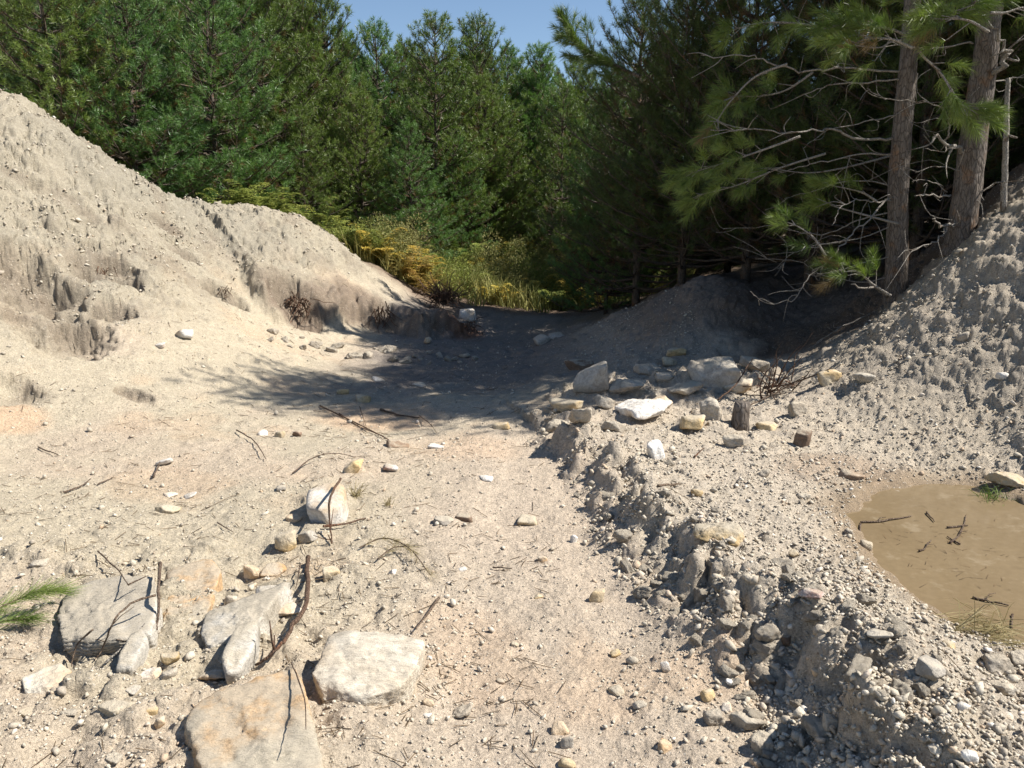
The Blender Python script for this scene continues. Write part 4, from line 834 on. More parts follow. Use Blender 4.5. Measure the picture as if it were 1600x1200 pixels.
def make_pine(seed, H, R, nn, nw, z0=.15, crown_base=None, trunk_r=.075, step=.42, nl=.10, topthin=.8, brown=.08, wig=.05, nbr=6, spacing=.15):
    rg = np.random.default_rng(seed); T = Tubes(); tp, td, tl, tt = [], [], [], []
    zs = np.linspace(0, H, 14); lean = rg.normal(0, wig, (14, 2)).cumsum(0)*.25; tr = np.stack([lean[:, 0]-lean[0, 0], lean[:, 1]-lean[0, 1], zs], 1); tr[0, 2] = -.3
    T.add(tr, trunk_r*(1-zs/H*.92), 8, seed, .08)
    def tpos(z): return np.array([np.interp(z, zs, tr[:, 0]), np.interp(z, zs, tr[:, 1]), z])
    z = z0+rg.uniform(0, .2)
    while z < H-.15:
        t = z/H; n = int(nbr+rg.integers(-1, 2)); a0 = rg.uniform(0, 6.28)
        for b in range(n):
            L = R*min(1, (1-t)**topthin*1.15)*rg.uniform(.62, 1.12)*(.8+.2*min(1, t*5)); L = max(L, .12)
            a = a0+b*6.283/n+rg.normal(0, .22); e = math.radians(4+50*t**1.4+rg.normal(0, 7)); zb = z+rg.normal(0, .05); o = tpos(zb)
            hd = np.array([math.cos(a), math.sin(a), 0]); pd = np.array([-hd[1], hd[0], 0]); cur = rg.normal(0, .10); S = np.linspace(0, 1, 6)
            bp_ = o+hd*(S*L*math.cos(e))[:, None]+pd*(cur*L*S*S)[:, None]; bp_[:, 2] += L*(S*math.sin(e)-.10*np.sin(S*2.2)+.28*S**2.2)
            T.add(bp_, np.linspace(.011+.012*L, .005, 6), 4, cap=False)
            dead = crown_base is not None and z < crown_base
            def P_(s): return np.array([np.interp(s, S, bp_[:, i]) for i in range(3)])
            s = .22+rg.uniform(0, .1) if L > .5 else .3
            while s < 1.0:
                p = P_(s); dd = P_(min(s+.08, 1))-P_(s-.05); dd /= np.linalg.norm(dd)+1e-9
                for sg in (-1, 1):
                    if rg.uniform() < .18: continue
                    l = (.16+.55*L*(1-s)*rg.uniform(.4, 1.)); q = dd*rg.uniform(.5, .9)+pd*sg*rg.uniform(.5, 1.)+np.array([0, 0, rg.uniform(-.05, .45)]); q /= np.linalg.norm(q)
                    if dead and rg.uniform() < .85:
                        T.add([p, p+q*l*.5+rg.normal(0, .02, 3), p+q*l+rg.normal(0, .03, 3)], [.005, .004, .002], 3, cap=False); continue
                    e2 = p+q*l+np.array([0, 0, .12*l]); T.add([p, e2], [.005, .003], 3, cap=False)
                    m = max(1, int(l/.16))
                    for j in range(m):
                        f = (j+1)/m; w_ = p+(e2-p)*f-(q*.10 if j == m-1 else 0); q2 = q+np.array([0, 0, .45])+rg.normal(0, .22, 3)
                        tp.append(w_); td.append(q2); tl.append(rg.uniform(.09, .17)); bv = rg.uniform() < brown*(2.2-1.8*s)*(1.3-t); tt.append(rg.uniform(-.35, -.28) if bv else .25+.5*rg.uniform())
                s += spacing/max(L, .3)*rg.uniform(.8, 1.3)
            if not dead or rg.uniform() < .3:
                dd = bp_[-1]-bp_[-2]; dd /= np.linalg.norm(dd); tp.append(bp_[-1]-dd*.08); td.append(dd+np.array([0, 0, .5])); tl.append(.2); tt.append(.5+.4*rg.uniform())
        z += step*rg.uniform(.7, 1.3)*(1 if t > .2 else .85)
    for j in range(5):
        tp.append(np.array([tr[-1, 0], tr[-1, 1], H-.30+.05*j])); td.append(np.array([rg.normal(0, .1 if j == 0 else .45), rg.normal(0, .1 if j == 0 else .45), 1.])); tl.append(.28); tt.append(.6)
    V, F, ti = needles(np.array(tp), np.array(td), np.array(tl), nn, nl, nw, np.array(tt))
    return T, V, F, ti
protos = {}
def proto(key, matn, bark, *a, **k):
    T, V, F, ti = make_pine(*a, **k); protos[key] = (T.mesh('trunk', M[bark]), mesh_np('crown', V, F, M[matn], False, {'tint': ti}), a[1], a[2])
for i in range(5): proto('far%d' % i, ['pine', 'pine_far'][i % 2], 'barkfar', 100+i, 7.0, [2.1, 2.3, 1.8, 2.2, 2.5][i], 26, .013, step=.36, nl=.135, spacing=.155, topthin=[.5,.62,.5,.7,.55][i], nbr=7)
for i in range(2): proto('mid%d' % i, 'pine_shade', 'barkfar', 200+i, 7.0, 2.3, 44, .0065, z0=.4, crown_base=.9, step=.34, nl=.13, trunk_r=.10, spacing=.15, topthin=.6, nbr=7)
def plant_pine(key, x, y, H, rz, label, group=None, fat=1., name='pine_tree', zb=None):
    tm, cm, H0, R0 = protos[key]; e = bpy.data.objects.new(name, None); C.objects.link(e)
    e.location = (x, y, (gz(x, y) if zb is None else zb)-.05); s = H/H0; e.scale = (s*fat, s*fat, s); e.rotation_euler = (0, 0, rz); e['label'] = label; e['category'] = 'pine'
    if group: e['group'] = group
    link('trunk', tm, e); link('crown', cm, e); return e
def slope_v(v): d = ray(800, v); return d[2]/d[1]
def tree_px(key, u, Y, vtop, label, group=None, fat=1.):
    x = (u-800)/FPX*Y/(cP+(600-max(vtop, 0))/FPX*sP); zt = CAMZ+Y*slope_v(vtop); g = gz(x, Y); plant_pine(key, x, Y, max(zt-g, 1.2), rng.uniform(0, 6.28), label, group, fat)
FT = [
(60,13.2,-170,1.15,'big pine filling the top left corner above the bare slope'),
(190,13.8,-130,1.1,'broad pine with visible dark trunk above the slope of the left mound'),
(318,15.2,-110,1.05,'tall pine behind the yellow-green bracken patch'),
(400,17.0,-70,1.0,'tall pine between the bracken patch and the spires at the sky edge'),
(462,18.2,-40,.95,'narrow spired pine, left of the two touching the top edge by the sky'),
(503,18.6,-12,.9,'narrow spired pine, right of the two touching the top edge by the sky'),
(537,20.5,42,.85,'low slender pine spire right next to the tall pair at the sky edge'),
(588,20.5,38,1.0,'pine with forked pointed top, first clear top in the skyline'),
(628,21.5,72,1.0,'lower pine between the forked top and the broad rounded top'),
(676,18.6,30,1.12,'broad round-topped pine, highest in the middle skyline'),
(744,21.0,38,1.05,'pointed pine right of the broad round-topped one, pale brown flank'),
(795,22.4,66,1.0,'pine in the dip of the skyline right of the pointed one'),
(845,22.2,74,1.1,'bright green dense pine filling the right of the middle stand'),
(893,23.2,98,1.0,'last pine of the skyline before the dark group at the right'),
(918,23.5,116,.9,'small top peeking beside the dark group at the right'),
(560,17.2,150,1.1,'shorter olive pine in the front row, above the undercut bank'),
(640,16.8,185,1.15,'short bushy pine in front of the broad round-topped one'),
(715,18.6,215,1.1,'low young pine in the front row above the root ball'),
(790,20.6,185,1.1,'fresh green young pine in the front row above the orange bracken'),
(862,21.2,190,1.0,'young pine in the front row near the end of the track'),
(470,16.2,170,1.1,'olive pine in the front row left of centre, above the mound shoulder'),
(390,15.8,195,1.1,'small olive pine directly above the bracken patch'),
(255,14.6,120,1.1,'low pine between two tall ones at the left, near the mound crest'),
(115,14.6,60,1.1,'half-hidden pine between the corner pine and the broad one'),
]
for i, (u, Y, vt, fat, lb) in enumerate(FT): tree_px('far%d' % (i*3 % 5), u, Y, vt, lb, fat=fat)
sky_u = [-400, 0, 460, 520, 560, 600, 650, 700, 760, 800, 850, 900, 950, 1000]; sky_v = [-150, -120, -30, 30, 70, 60, 75, 55, 65, 85, 85, 110, 130, 60]
nfil = 0
for Y in (19.5, 22.0, 24.5, 27.5, 31.0):
    u = -60+rng.uniform(0, 40)
    while u < 1000:
        vt = np.interp(u, sky_u, sky_v)+rng.uniform(10, 45)+(25 if Y < 21 else 0)
        lbk = 'left' if u < 450 else 'middle'
        tree_px('far%d' % rng.integers(5), u, Y+rng.uniform(-.7, .7), vt, 'pine deep in the %s of the stand, mostly hidden by nearer pines' % lbk, 'pines deep in the %s of the stand' % lbk, fat=rng.uniform(.9, 1.15)); nfil += 1
        u += rng.uniform(85, 120)*22/Y
RT = [
('mid0',1008,12.3,-20,1.0,'dark pine with the feathery branch reaching into the sky'),
('far1',955,13.3,112,.9,'shorter dark pine at the sky edge, left of the dark group'),
('mid1',1085,11.2,-90,1.0,'tall shaded pine above the smooth shaded dirt heap'),
('mid0',1190,10.6,-210,1.0,'shaded pine with many grey dead lower branches, right of the dirt heap'),
('mid1',1300,10.2,-330,.95,'shaded pine directly behind the slimmer bare trunk'),
('mid0',1440,10.4,-350,1.0,'shaded pine seen between the two bare trunks'),
('mid1',1585,9.8,-380,1.0,'shaded pine behind the gravel at the right frame edge'),
('far3',1000,16.5,130,1.0,'dark pine in the second row of the dark group, left part'),
('mid1',1070,14.2,20,1.1,'dark pine in the second row of the dark group, middle part'),
('mid0',1160,14.2,0,1.1,'dark pine in the second row of the dark group, right of middle'),
('mid1',1290,14.0,-40,1.1,'dark pine in the second row behind the slimmer bare trunk'),
('mid0',1430,14.4,-60,1.1,'dark pine in the second row between the bare trunks'),
('mid1',1570,14.0,-60,1.1,'dark pine in the second row at the right frame edge'),
]
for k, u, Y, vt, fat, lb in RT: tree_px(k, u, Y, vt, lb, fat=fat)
for Y in (17.5, 20.5):
    u = 1010+rng.uniform(0, 40)
    while u < 1700: tree_px('far%d' % rng.integers(5), u, Y+rng.uniform(-.6, .6), 95, 'pine lost in the darkness at the back of the right-hand stand', 'pines at the back of the right-hand stand', 1.15); u += 95*20/Y
# more of the same stand, just outside the frame, whose shade falls into it
for (x, y, H) in ((6.6, 8.6, 6.7), (8.2, 9.4, 8), (7.6, 11.4, 8), (9.6, 12.5, 8), (10.5, 10.5, 8), (5.7, 8.2, 5.6), (7.4, 7.9, 6), (4.6, 9.3, 5.5), (9, 14, 7.5), (11, 15, 7.5), (12, 13, 8), (10, 17, 7), (13, 16, 8)):
    plant_pine('mid%d' % (int(x) % 2), x, y, H, x, 'pine of the right-hand stand just beyond the frame edge', 'pines beyond the right frame edge', .7 if y < 8.4 else 1.)

# ---- the two bare-stemmed pines by the mound
def near_pine(tr_px, Y, radii, top, seed, label, R, dead, sprays, crown_z):
    """trunk follows the photographed line at its own distance, carries dead branches and leafy sprays, and a crown above"""
    tr = [np.array(at_depth(u, v, Y)) for u, v in tr_px]; base = tr[0].copy(); base[2] = gz(base[0], base[1])-.1
    dirn = tr[-1]-tr[-2]; dirn /= np.linalg.norm(dirn); P_ = [base]+tr[1:]
    zz = P_[-1][2]
    while zz < top: P_.append(P_[-1]+np.array([dirn[0]*.4, dirn[1]*.4, .8])); zz = P_[-1][2]; dirn = dirn*.8
    P_ = np.array(P_); c = P_[0].copy(); P_ -= c; P_ = smooth_path(P_, 8)
    hgt = (P_[:, 2]-P_[0, 2])/(P_[-1, 2]-P_[0, 2]); rad = np.interp(hgt, [0, .03, .45, 1], [radii[0]*1.2, radii[0], radii[1], .02])
    e = bpy.data.objects.new('pine_tree', None); C.objects.link(e); e.location = c; e['label'] = label; e['category'] = 'pine'
    T = Tubes(); T.add(P_, rad, 28, seed, .16); link('trunk', T.mesh('trunk', M['bark']), e)
    rg = np.random.default_rng(seed)
    for (px, r, dY) in dead:
        Q = np.array([np.array(at_depth(u, v, Y+dY*i/(len(px)-1)))-c for i, (u, v) in enumerate(px)]); Q = smooth_path(Q, 6)
        Q[1:-1] += rg.normal(0, r*.55, (len(Q)-2, 3))+.5*rg.normal(0, r*1.1, (len(Q)-2, 3)).cumsum(0)*np.sin(np.linspace(0, math.pi, len(Q)-2))[:, None]; T = Tubes(); T.add(Q, np.linspace(r*.85, r*.25, len(Q)), 7, seed, .1)
        for j in range(int(2+len(Q)*.2) if r < .019 else 2):
            i = int(rg.integers(2, len(Q)-1)); d = Q[min(i+1, len(Q)-1)]-Q[i-1]; d /= np.linalg.norm(d)+1e-9; q = d*.6+rg.normal(0, .55, 3); q /= np.linalg.norm(q); L = rg.uniform(.10, .38); mid = Q[i]+q*L*.5+rg.normal(0, .025, 3)
            T.add(smooth_path([Q[i], mid, Q[i]+q*L+rg.normal(0, .05, 3)+[0, 0, rg.uniform(-.05, .08)]], 3), np.linspace(r*.4, .0018, 7), 4)
        link('branch', T.mesh('branch', M['dead']), e)
    # crown overhead
    tp, td, tl, tt = [], [], [], []; T = Tubes(); z = crown_z
    def tpos(z): return np.array([np.interp(z, P_[:, 2]+c[2], P_[:, i]) for i in range(3)])
    while z < top-.2:
        t = (z-crown_z)/(top-crown_z)
        for b in range(8):
            a = rg.uniform(0, 6.28); L = R*(1-t)**.7*rg.uniform(.6, 1.1)+.15; o = tpos(z+rg.normal(0, .08)); hd = np.array([math.cos(a), math.sin(a), 0]); pd = np.array([-hd[1], hd[0], 0])
            if a > 3.4 and a < 6.0 and z < crown_z+1.6: L *= .6
            S = np.linspace(0, 1, 6); bp_ = o+hd*(S*L)[:, None]+pd*(rg.normal(0, .12)*L*S*S)[:, None]; bp_[:, 2] += L*(.15*S+.3*S**2+t*.6*S); T.add(bp_, np.linspace(.014+.01*L, .004, 6), 5, cap=False)
            for s in np.arange(.3, 1.01, .13):
                p = np.array([np.interp(s, S, bp_[:, i]) for i in range(3)])
                for sg in (-1, 1):
                    l = .12+.5*L*(1-s)*rg.uniform(.4, 1); q = hd*rg.uniform(.4, .9)+pd*sg*rg.uniform(.5, 1)+np.array([0, 0, rg.uniform(0, .5)]); q /= np.linalg.norm(q); T.add([p, p+q*l], [.005, .003], 3, cap=False)
                    for f in ([1.] if l < .3 else [.55, 1.]): tp.append(p+q*l*f-q*.08); td.append(q+[0, 0, .4]+rg.normal(0, .2, 3)); tl.append(.14); tt.append(.3+.5*rg.uniform())
        z += .40
    V, F, ti = needles(np.array(tp), np.array(td), np.array(tl), 50, .12, .006, np.array(tt)); link('crown', mesh_np('crown', V, F, M['pine'], False, {'tint': ti}), e)
    link('limb', T.mesh('limb', M['barkfar']), e)
    for (px, dY, n, wd) in sprays:   # leafy boughs in view, needle by needle
        Q = np.array([np.array(at_depth(u, v, Y+dY))-c for u, v in px]); Q = smooth_path(Q, 8); T = Tubes(); T.add(Q, np.linspace(.012, .004, len(Q)), 6)
        bt, bd, bl, bti = [], [], [], []
        for j in range(n):
            i = int(rg.integers(len(Q)//4, len(Q)-1)) if j > 2 else len(Q)-2; d = Q[min(i+1, len(Q)-1)]-Q[i-1]; d /= np.linalg.norm(d)+1e-9
            q = d*.8+rg.normal(0, .5, 3)*np.array([1, .9, .8]); q /= np.linalg.norm(q); L = rg.uniform(.3, 1.)*wd*(1-.5*i/len(Q)); e2 = Q[i]+q*L; T.add([Q[i], e2], [.0045, .003], 4, cap=False)
            bt.append(e2); bd.append(q+d*.4); bl.append(rg.uniform(.10, .18)); bti.append(.25+.6*rg.uniform() if rg.uniform() > .08 else -.3)
            if L > .2: bt.append(Q[i]+q*L*.55); bd.append(q+d*.4); bl.append(.12); bti.append(.25+.5*rg.uniform())
        br = link('branch', T.mesh('branch', M['dead']), e, label='leafy bough with long green needles')
        V, F, ti = needles(np.array(bt), np.array(bd), np.array(bl), 150, .12, .0034, np.array(bti), .75); link('needle_spray', mesh_np('needle_spray', V, F, M['pine_near'], False, {'tint': ti}), br)
    return e
near_pine([(1396,500),(1402,380),(1404,280),(1412,180),(1420,90),(1428,-20)], 7.3, (.095, .066), 5.9, 11,
 'slimmer bare-stemmed pine left of the thick one, full of dead branches', 1.9,
 [([(1400,218),(1340,218),(1300,210),(1250,213),(1190,211),(1110,203)],.015,-.5),
  ([(1410,112),(1330,110),(1270,113),(1215,102),(1170,88),(1095,86)],.013,-.4),
  ([(1405,124),(1330,128),(1285,140),(1215,165)],.010,.3),
  ([(1400,243),(1340,240),(1285,243),(1248,256),(1215,272)],.010,.2),
  ([(1400,313),(1370,313),(1345,312),(1318,325),(1300,352)],.009,-.6),
  ([(1402,313),(1385,312),(1360,336),(1325,362),(1290,400),(1262,430),(1232,462),(1195,470),(1172,455)],.010,-.7),
  ([(1398,350),(1350,372),(1290,385),(1245,398),(1215,420)],.007,-.3),
  ([(1392,462),(1365,452),(1330,444)],.022,-.5),
  ([(1400,330),(1340,345),(1290,370),(1250,372),(1205,358),(1130,358)],.008,.4),
  ([(1395,400),(1350,412),(1300,425),(1262,430)],.007,-.2),
  ([(1402,180),(1350,192),(1290,205),(1255,232)],.007,-.3),
  ([(1412,60),(1360,72),(1310,50),(1240,25)],.010,.3),
  ([(1396,290),(1330,282),(1270,300),(1225,310)],.007,.2),
  ([(1396,430),(1350,440),(1290,432),(1250,410),(1180,405)],.007,.1),
  ([(1390,480),(1340,500),(1300,520),(1262,545)],.009,-.3)],
 [([(1250,213),(1190,235),(1130,255),(1080,270)],-.4,13,.25),
  ([(1290,240),(1220,262),(1150,290),(1090,305)],.1,12,.25),
  ([(1230,100),(1180,120),(1140,160),(1120,190)],-.2,11,.22),
  ([(1270,113),(1230,140),(1190,150),(1150,150)],.3,11,.22),
  ([(1330,60),(1270,40),(1200,35),(1150,45)],.2,12,.25),
  ([(1370,315),(1345,300),(1300,290)],-.3,5,.14),
  ([(1290,400),(1270,370),(1240,350)],-.5,5,.12),
  ([(1425,60),(1390,45),(1350,42),(1318,38)],-.9,17,.30),
  ([(1425,75),(1395,62),(1360,60),(1335,68)],-1.0,13,.25),
  ([(1420,50),(1440,85),(1470,115),(1500,160),(1518,170)],-.9,20,.22),
  ([(1420,20),(1450,10),(1490,20),(1520,5)],-.8,16,.30),
  ([(1392,462),(1365,445),(1340,425),(1318,425)],-.6,9,.16),
  ([(1404,240),(1320,262),(1260,270),(1200,262)],.4,5,.2),
  ([(1404,350),(1330,330),(1290,318)],-.2,4,.14)], 3.5)
near_pine([(1488,455),(1500,380),(1508,320),(1516,260),(1530,160),(1540,90),(1550,-20)], 7.0, (.118, .080), 6.3, 23,
 'thick bare-stemmed pine at the right, bark peeling orange, beside the gravel mound', 2.1,
 [([(1515,232),(1485,222),(1457,214)],.027,-.35),
  ([(1478,222),(1482,205),(1475,180),(1458,165),(1420,158),(1375,152),(1355,138)],.009,-.45),
  ([(1478,222),(1475,238),(1445,232)],.008,-.4),
  ([(1523,142),(1545,118),(1563,90),(1562,62),(1545,30)],.036,-.25),
  ([(1563,88),(1590,65),(1625,50)],.012,-.2),
  ([(1497,350),(1480,347),(1457,342)],.020,-.4),
  ([(1478,350),(1474,366),(1455,376),(1420,395)],.011,-.45),
  ([(1485,305),(1455,305),(1430,306)],.012,-.3),
  ([(1480,300),(1462,286),(1440,280),(1425,284)],.005,-.4),
  ([(1520,68),(1470,70),(1420,66),(1380,72)],.009,-.4),
  ([(1500,328),(1545,295),(1560,285)],.013,-.3),
  ([(1520,190),(1470,185),(1440,192)],.006,-.3),
  ([(1535,130),(1575,125),(1620,118)],.01,.3),
  ([(1510,270),(1470,262),(1430,270)],.006,-.2)],
 [([(1545,50),(1520,35),(1500,30),(1470,30)],-.7,12,.26),
  ([(1548,20),(1570,20),(1600,12),(1630,20)],-.7,14,.28)], 3.7)
# upright dead pole right of the thick pine
Q = [np.array(at_depth(u, v, 6.75)) for u, v in ((1567,330),(1570,260),(1573,190),(1575,122))]; c = Q[0].copy(); T = Tubes(); T.add(smooth_path(np.array(Q)-c, 5, .003), np.linspace(.026, .018, 16), 10, 3, .12)
T.add([Q[2]-c+[0, 0, -.1], Q[2]-c+[.07, -.05, -.13]], [.012, .009], 6)
link('dead_pole', T.mesh('dead_pole', M['dead']), None, c, 'upright dead pole with knots standing right of the thick pine', 'pole')

# feathery bough against the sky: part of the first dark pine
dp = [o for o in C.objects if o.name.startswith('pine_tree') and 'feathery' in o.get('label', '')][0]
Q = np.array([at_depth(u, v, 10.6) for u, v in ((1000,120),(965,105),(935,92),(912,75),(895,55),(883,35))]); Q = smooth_path(Q, 6)
T = Tubes(); T.add(Q, np.linspace(.025, .006, len(Q)), 6); bt, bd = [], []
for i in range(2, len(Q)-1):
    d = Q[i+1]-Q[i-1]; d /= np.linalg.norm(d)
    bt.append(Q[i]); bd.append(d)
    for sg in range(2 if i < 22 else 1):
        q = d*.7+rng.normal(0, .5, 3); q /= np.linalg.norm(q); L = rng.uniform(.1, .45)*(1-i/len(Q)); T.add([Q[i], Q[i]+q*L], [.006, .004], 4, cap=False); bt.append(Q[i]+q*L); bd.append(q+d*.5)
bt = np.array(bt); V, F, ti = needles(bt, np.array(bd), np.full(len(bt), .17), 110, .13, .005, rng.uniform(.2, .6, len(bt)), .75)
imat = Matrix.LocRotScale(dp.location, dp.rotation_euler, dp.scale).inverted()
b1 = link('branch', T.mesh('branch', M['barkfar']), dp, label='feathery bough reaching into the sky'); b1.matrix_parent_inverse = imat
b2 = link('needle_spray', mesh_np('needle_spray', V, F, M['pine'], False, {'tint': ti}), b1)

# ---------------------------------------------------------------- undergrowth
def fern_mesh(seed, mat, nf=9, L=.75):
    rg = np.random.default_rng(seed); Vs, Fs, ts = [], [], []; n = 0
    for k in range(nf):
        a = rg.uniform(0, 6.28); l = L*rg.uniform(.6, 1.1); up = rg.uniform(1.0, 2.2); hd = np.array([math.cos(a), math.sin(a), 0]); pd = np.array([-hd[1], hd[0], 0]); tv = rg.uniform()
        S = np.linspace(0, 1, 16); P_ = hd*(S*l*.8)[:, None]; P_[:, 2] = l*up*(S-.62*S**2.2)
        for i in range(3, 16):
            w_ = l*.30*(1-S[i])**.7*1.0*min(1, (i-2)/2)+.015
            for sg in (-1, 1):
                dr = pd*sg+hd*.45; dr /= np.linalg.norm(dr)
                for q in range(4):
                    f0 = q/4; b = P_[i]+dr*w_*f0; ww = .030*(1-f0*.6); tip = P_[i]+dr*w_*(f0+.32)+np.array([0, 0, rg.normal(0, .012)-.015*f0])
                    for s2 in (-1, 1):
                        Vs += [b, b+dr*w_*.24, b+hd*s2*ww*1.5+dr*w_*.16+np.array([0, 0, rg.normal(0, .01)])]; Fs.append([n, n+1, n+2]); n += 3; ts += [tv*.6+rg.uniform(0, .4)]*3
        for i in range(15):
            b = P_[i]; e_ = P_[i+1]; Vs += [b-pd*.004, b+pd*.004, e_]; Fs.append([n, n+1, n+2]); n += 3; ts += [.8]*3
    return mesh_np('fern', np.array(Vs), np.array(Fs), M[mat], False, {'tint': np.array(ts)})
def shrub_mesh(seed, mat, n=1500, ls=.035, leaves=1):
    rg = np.random.default_rng(seed); c = rg.normal(0, 1, (14, 3))*[.33, .33, .2]+[0, 0, .42]; k = rg.integers(0, 14, n)
    dv = rg.normal(0, 1, (n, 3)); dv /= np.linalg.norm(dv, axis=1)[:, None]; p = c[k]+dv*rg.uniform(.3, 1, (n, 1))**.5*.2; p[:, 2] = np.abs(p[:, 2]); d = dv+rg.normal(0, .5, (n, 3)); d /= np.linalg.norm(d, axis=1)[:, None]; s = np.cross(d, rg.normal(0, 1, (n, 3))); s /= np.linalg.norm(s, axis=1)[:, None]
    L = ls*rg.uniform(.7, 1.4, (n, 1)); V = np.stack([p, p+d*L+s*L*.4, p+d*L*2, p+d*L-s*L*.4], 1).reshape(-1, 3); b = (np.arange(n)*4)[:, None]
    F = np.concatenate([b+[0, 1, 2], b+[0, 2, 3]]); return mesh_np('leaves', V, F, M[mat], False, {'tint': np.repeat(np.clip(rg.uniform(0, 1, 14)[k]*.6+rg.uniform(0, .4, n), 0, 1), 4)})
fm = {m: [fern_mesh(s, m) for s in (1, 2, 3)] for m in ('fern', 'ferny', 'ferno')}
sm = [shrub_mesh(5, 'shrub', 3400, .02), shrub_mesh(6, 'shrub_olive', 3800, .018), shrub_mesh(7, 'fern', 3400, .02)]
FZ = [  # u range, v range, count, material, size, label, group
 ((335,440),(312,345),9,'fern',.9,'yellow-green bracken frond clump in the patch behind the left mound crest','bracken behind the left mound crest'),
 ((300,520),(330,372),8,'fern',.8,'green bracken clump along the back of the left mound shoulder','bracken along the mound shoulder'),
 ((530,660),(400,450),15,'fern',.95,'green bracken clump above the undercut bank','green bracken above the undercut bank'),
 ((575,660),(425,462),7,'ferny',.9,'yellow bracken clump above the undercut bank','yellow bracken above the undercut bank'),
 ((590,680),(440,475),6,'ferno',.8,'rusty bracken clump at the lip of the undercut bank','rusty bracken at the bank lip'),
 ((700,960),(415,462),24,'fern',.9,'green bracken clump at the end of the track','green bracken at the track end'),
 ((760,835),(425,452),6,'ferny',.9,'bright yellow bracken clump in the middle of the undergrowth','bright yellow bracken at the track end'),
 ((850,905),(440,466),5,'ferno',.85,'orange bracken clump beside the shaded track end','orange bracken at the track end'),
 ((720,960),(440,472),9,'ferny',.7,'small yellowing bracken clump in front of the undergrowth','yellowing bracken at the track end'),
]
def put(name, me, u, v, sc, label, cat, group, mode=0):
    Y = 17.2+(440-v)*.05; h = np.array([(u-800)/FPX*Y, Y, 0])
    o = link(name, me, None, (h[0], h[1], gz(h[0], h[1])-.02), label, cat, group); o.rotation_euler = (rng.normal(0, .12), rng.normal(0, .12), rng.uniform(0, 6.28)); s = sc*rng.uniform(.8, 1.25); o.scale = (s, s, s*rng.uniform(1.0, 1.4)); return o
for (ur, vr, n, m, sc, lb, gr) in FZ:
    for k in range(n):
        u = rng.uniform(*ur); v = rng.uniform(*vr); h = hit(u, v)
        if ur[1] <= 520: Y = rng.uniform(12.4, 14.2); x = (u-800)/FPX*Y; z = gz(x, Y); o = link('fern', fm[m][k % 3], None, (x, Y, z-.02), lb, 'fern', gr); s = sc*rng.uniform(.8, 1.2); o.scale = (s, s, s); o.rotation_euler = (0, 0, rng.uniform(0, 6.28))
        else:
            Y = 15.4+(466-v)*.10+rng.uniform(-.3, .3) if u > 690 else 13.9+(470-v)*.035; x = (u-800)/FPX*Y; o = link('fern', fm[m][k % 3], None, (x, Y, gz(x, Y)-.02), lb, 'fern', gr); q = sc*rng.uniform(.8, 1.2); o.scale = (q, q, q*rng.uniform(1., 1.4)); o.rotation_euler = (rng.normal(0, .12), rng.normal(0, .12), rng.uniform(0, 6.28))
for k, (u, v, sc, lb) in enumerate([(725,440,.9,'olive shrub behind the root ball'),(775,452,.8,'olive shrub left of the yellow bracken'),(850,432,1.0,'tall olive shrub right of the yellow bracken'),(905,440,1.0,'olive shrub at the very end of the track'),(945,455,.9,'dark shrub where the track enters the shade'),(640,430,1.3,'pale green shrub under the front pines'),(560,430,1.2,'shrub above the mound shoulder'),(690,420,.9,'green shrub left above the root ball'),(880,395,1.1,'light olive bush under the last skyline pine'),(815,405,1.0,'light bush above the bright yellow bracken')]):
    put('shrub', sm[k % 3], u, v, sc, lb, 'shrub', None)
for k in range(26):
    u = rng.uniform(700, 960); Y = rng.uniform(16.2, 20); x = (u-800)/FPX*Y; o = link('shrub', sm[k % 3], None, (x, Y, gz(x, Y)-.05), 'yellow-green scrub bush in the thicket where the track ends', 'shrub', 'scrub bushes at the track end'); s = rng.uniform(.5, 1.0); o.scale = (s*1.2, s*1.2, s); o.rotation_euler = (0, 0, k)
for k in range(10):
    u = rng.uniform(540, 690); Y = rng.uniform(14.6, 16.4); x = (u-800)/FPX*Y; o = link('shrub', sm[k % 3], None, (x, Y, gz(x, Y)-.05), 'green scrub bush behind the undercut bank', 'shrub', 'scrub bushes behind the bank'); s = rng.uniform(.8, 1.3); o.scale = (s, s, s); o.rotation_euler = (0, 0, k)
for k in range(16):
    u = rng.uniform(560, 980); Y = rng.uniform(17, 20); x = (u-800)/FPX*Y; o = link('shrub', sm[k % 3], None, (x, Y, gz(x, Y)), 'low bush among the stems of the middle stand', 'shrub', 'low bushes under the middle stand'); s = rng.uniform(.7, 1.2); o.scale = (s, s, s)
n = 26000; x = rng.uniform(-5.5, 3.6, n); y = rng.uniform(13.6, 21, n); k = fbm2(x*1.2, y*1.2, 91, 3) > -.25; k &= (y > 14.9+.25*x) ; x, y = x[k], y[k]; n = len(x); z = ground(x, y)
a = rng.uniform(0, 6.283, n); L = rng.uniform(.18, .5, n)*(1+.8*fbm2(x*.9, y*.9, 92, 2)); ln = rng.uniform(.1, .7, n); hd = np.stack([np.cos(a)*ln, np.sin(a)*ln, np.ones(n)], 1); sd_ = np.stack([-np.sin(a), np.cos(a), a*0], 1)*.009
P0 = np.stack([x, y, z-.02], 1); Pm = P0+hd*(L*.55)[:, None]; Pt = P0+hd*np.array([1.5, 1.5, .92])*L[:, None]
V = np.stack([P0-sd_, P0+sd_, Pm-sd_*.8, Pm+sd_*.8, Pt], 1).reshape(-1, 3); b = (np.arange(n)*5)[:, None]; F = np.concatenate([b+[0, 1, 3], b+[0, 3, 2], b+[2, 3, 4]])
M['meadow'] = mat_leaf('meadow_grass', (.16, .20, .05), (.38, .34, .12))
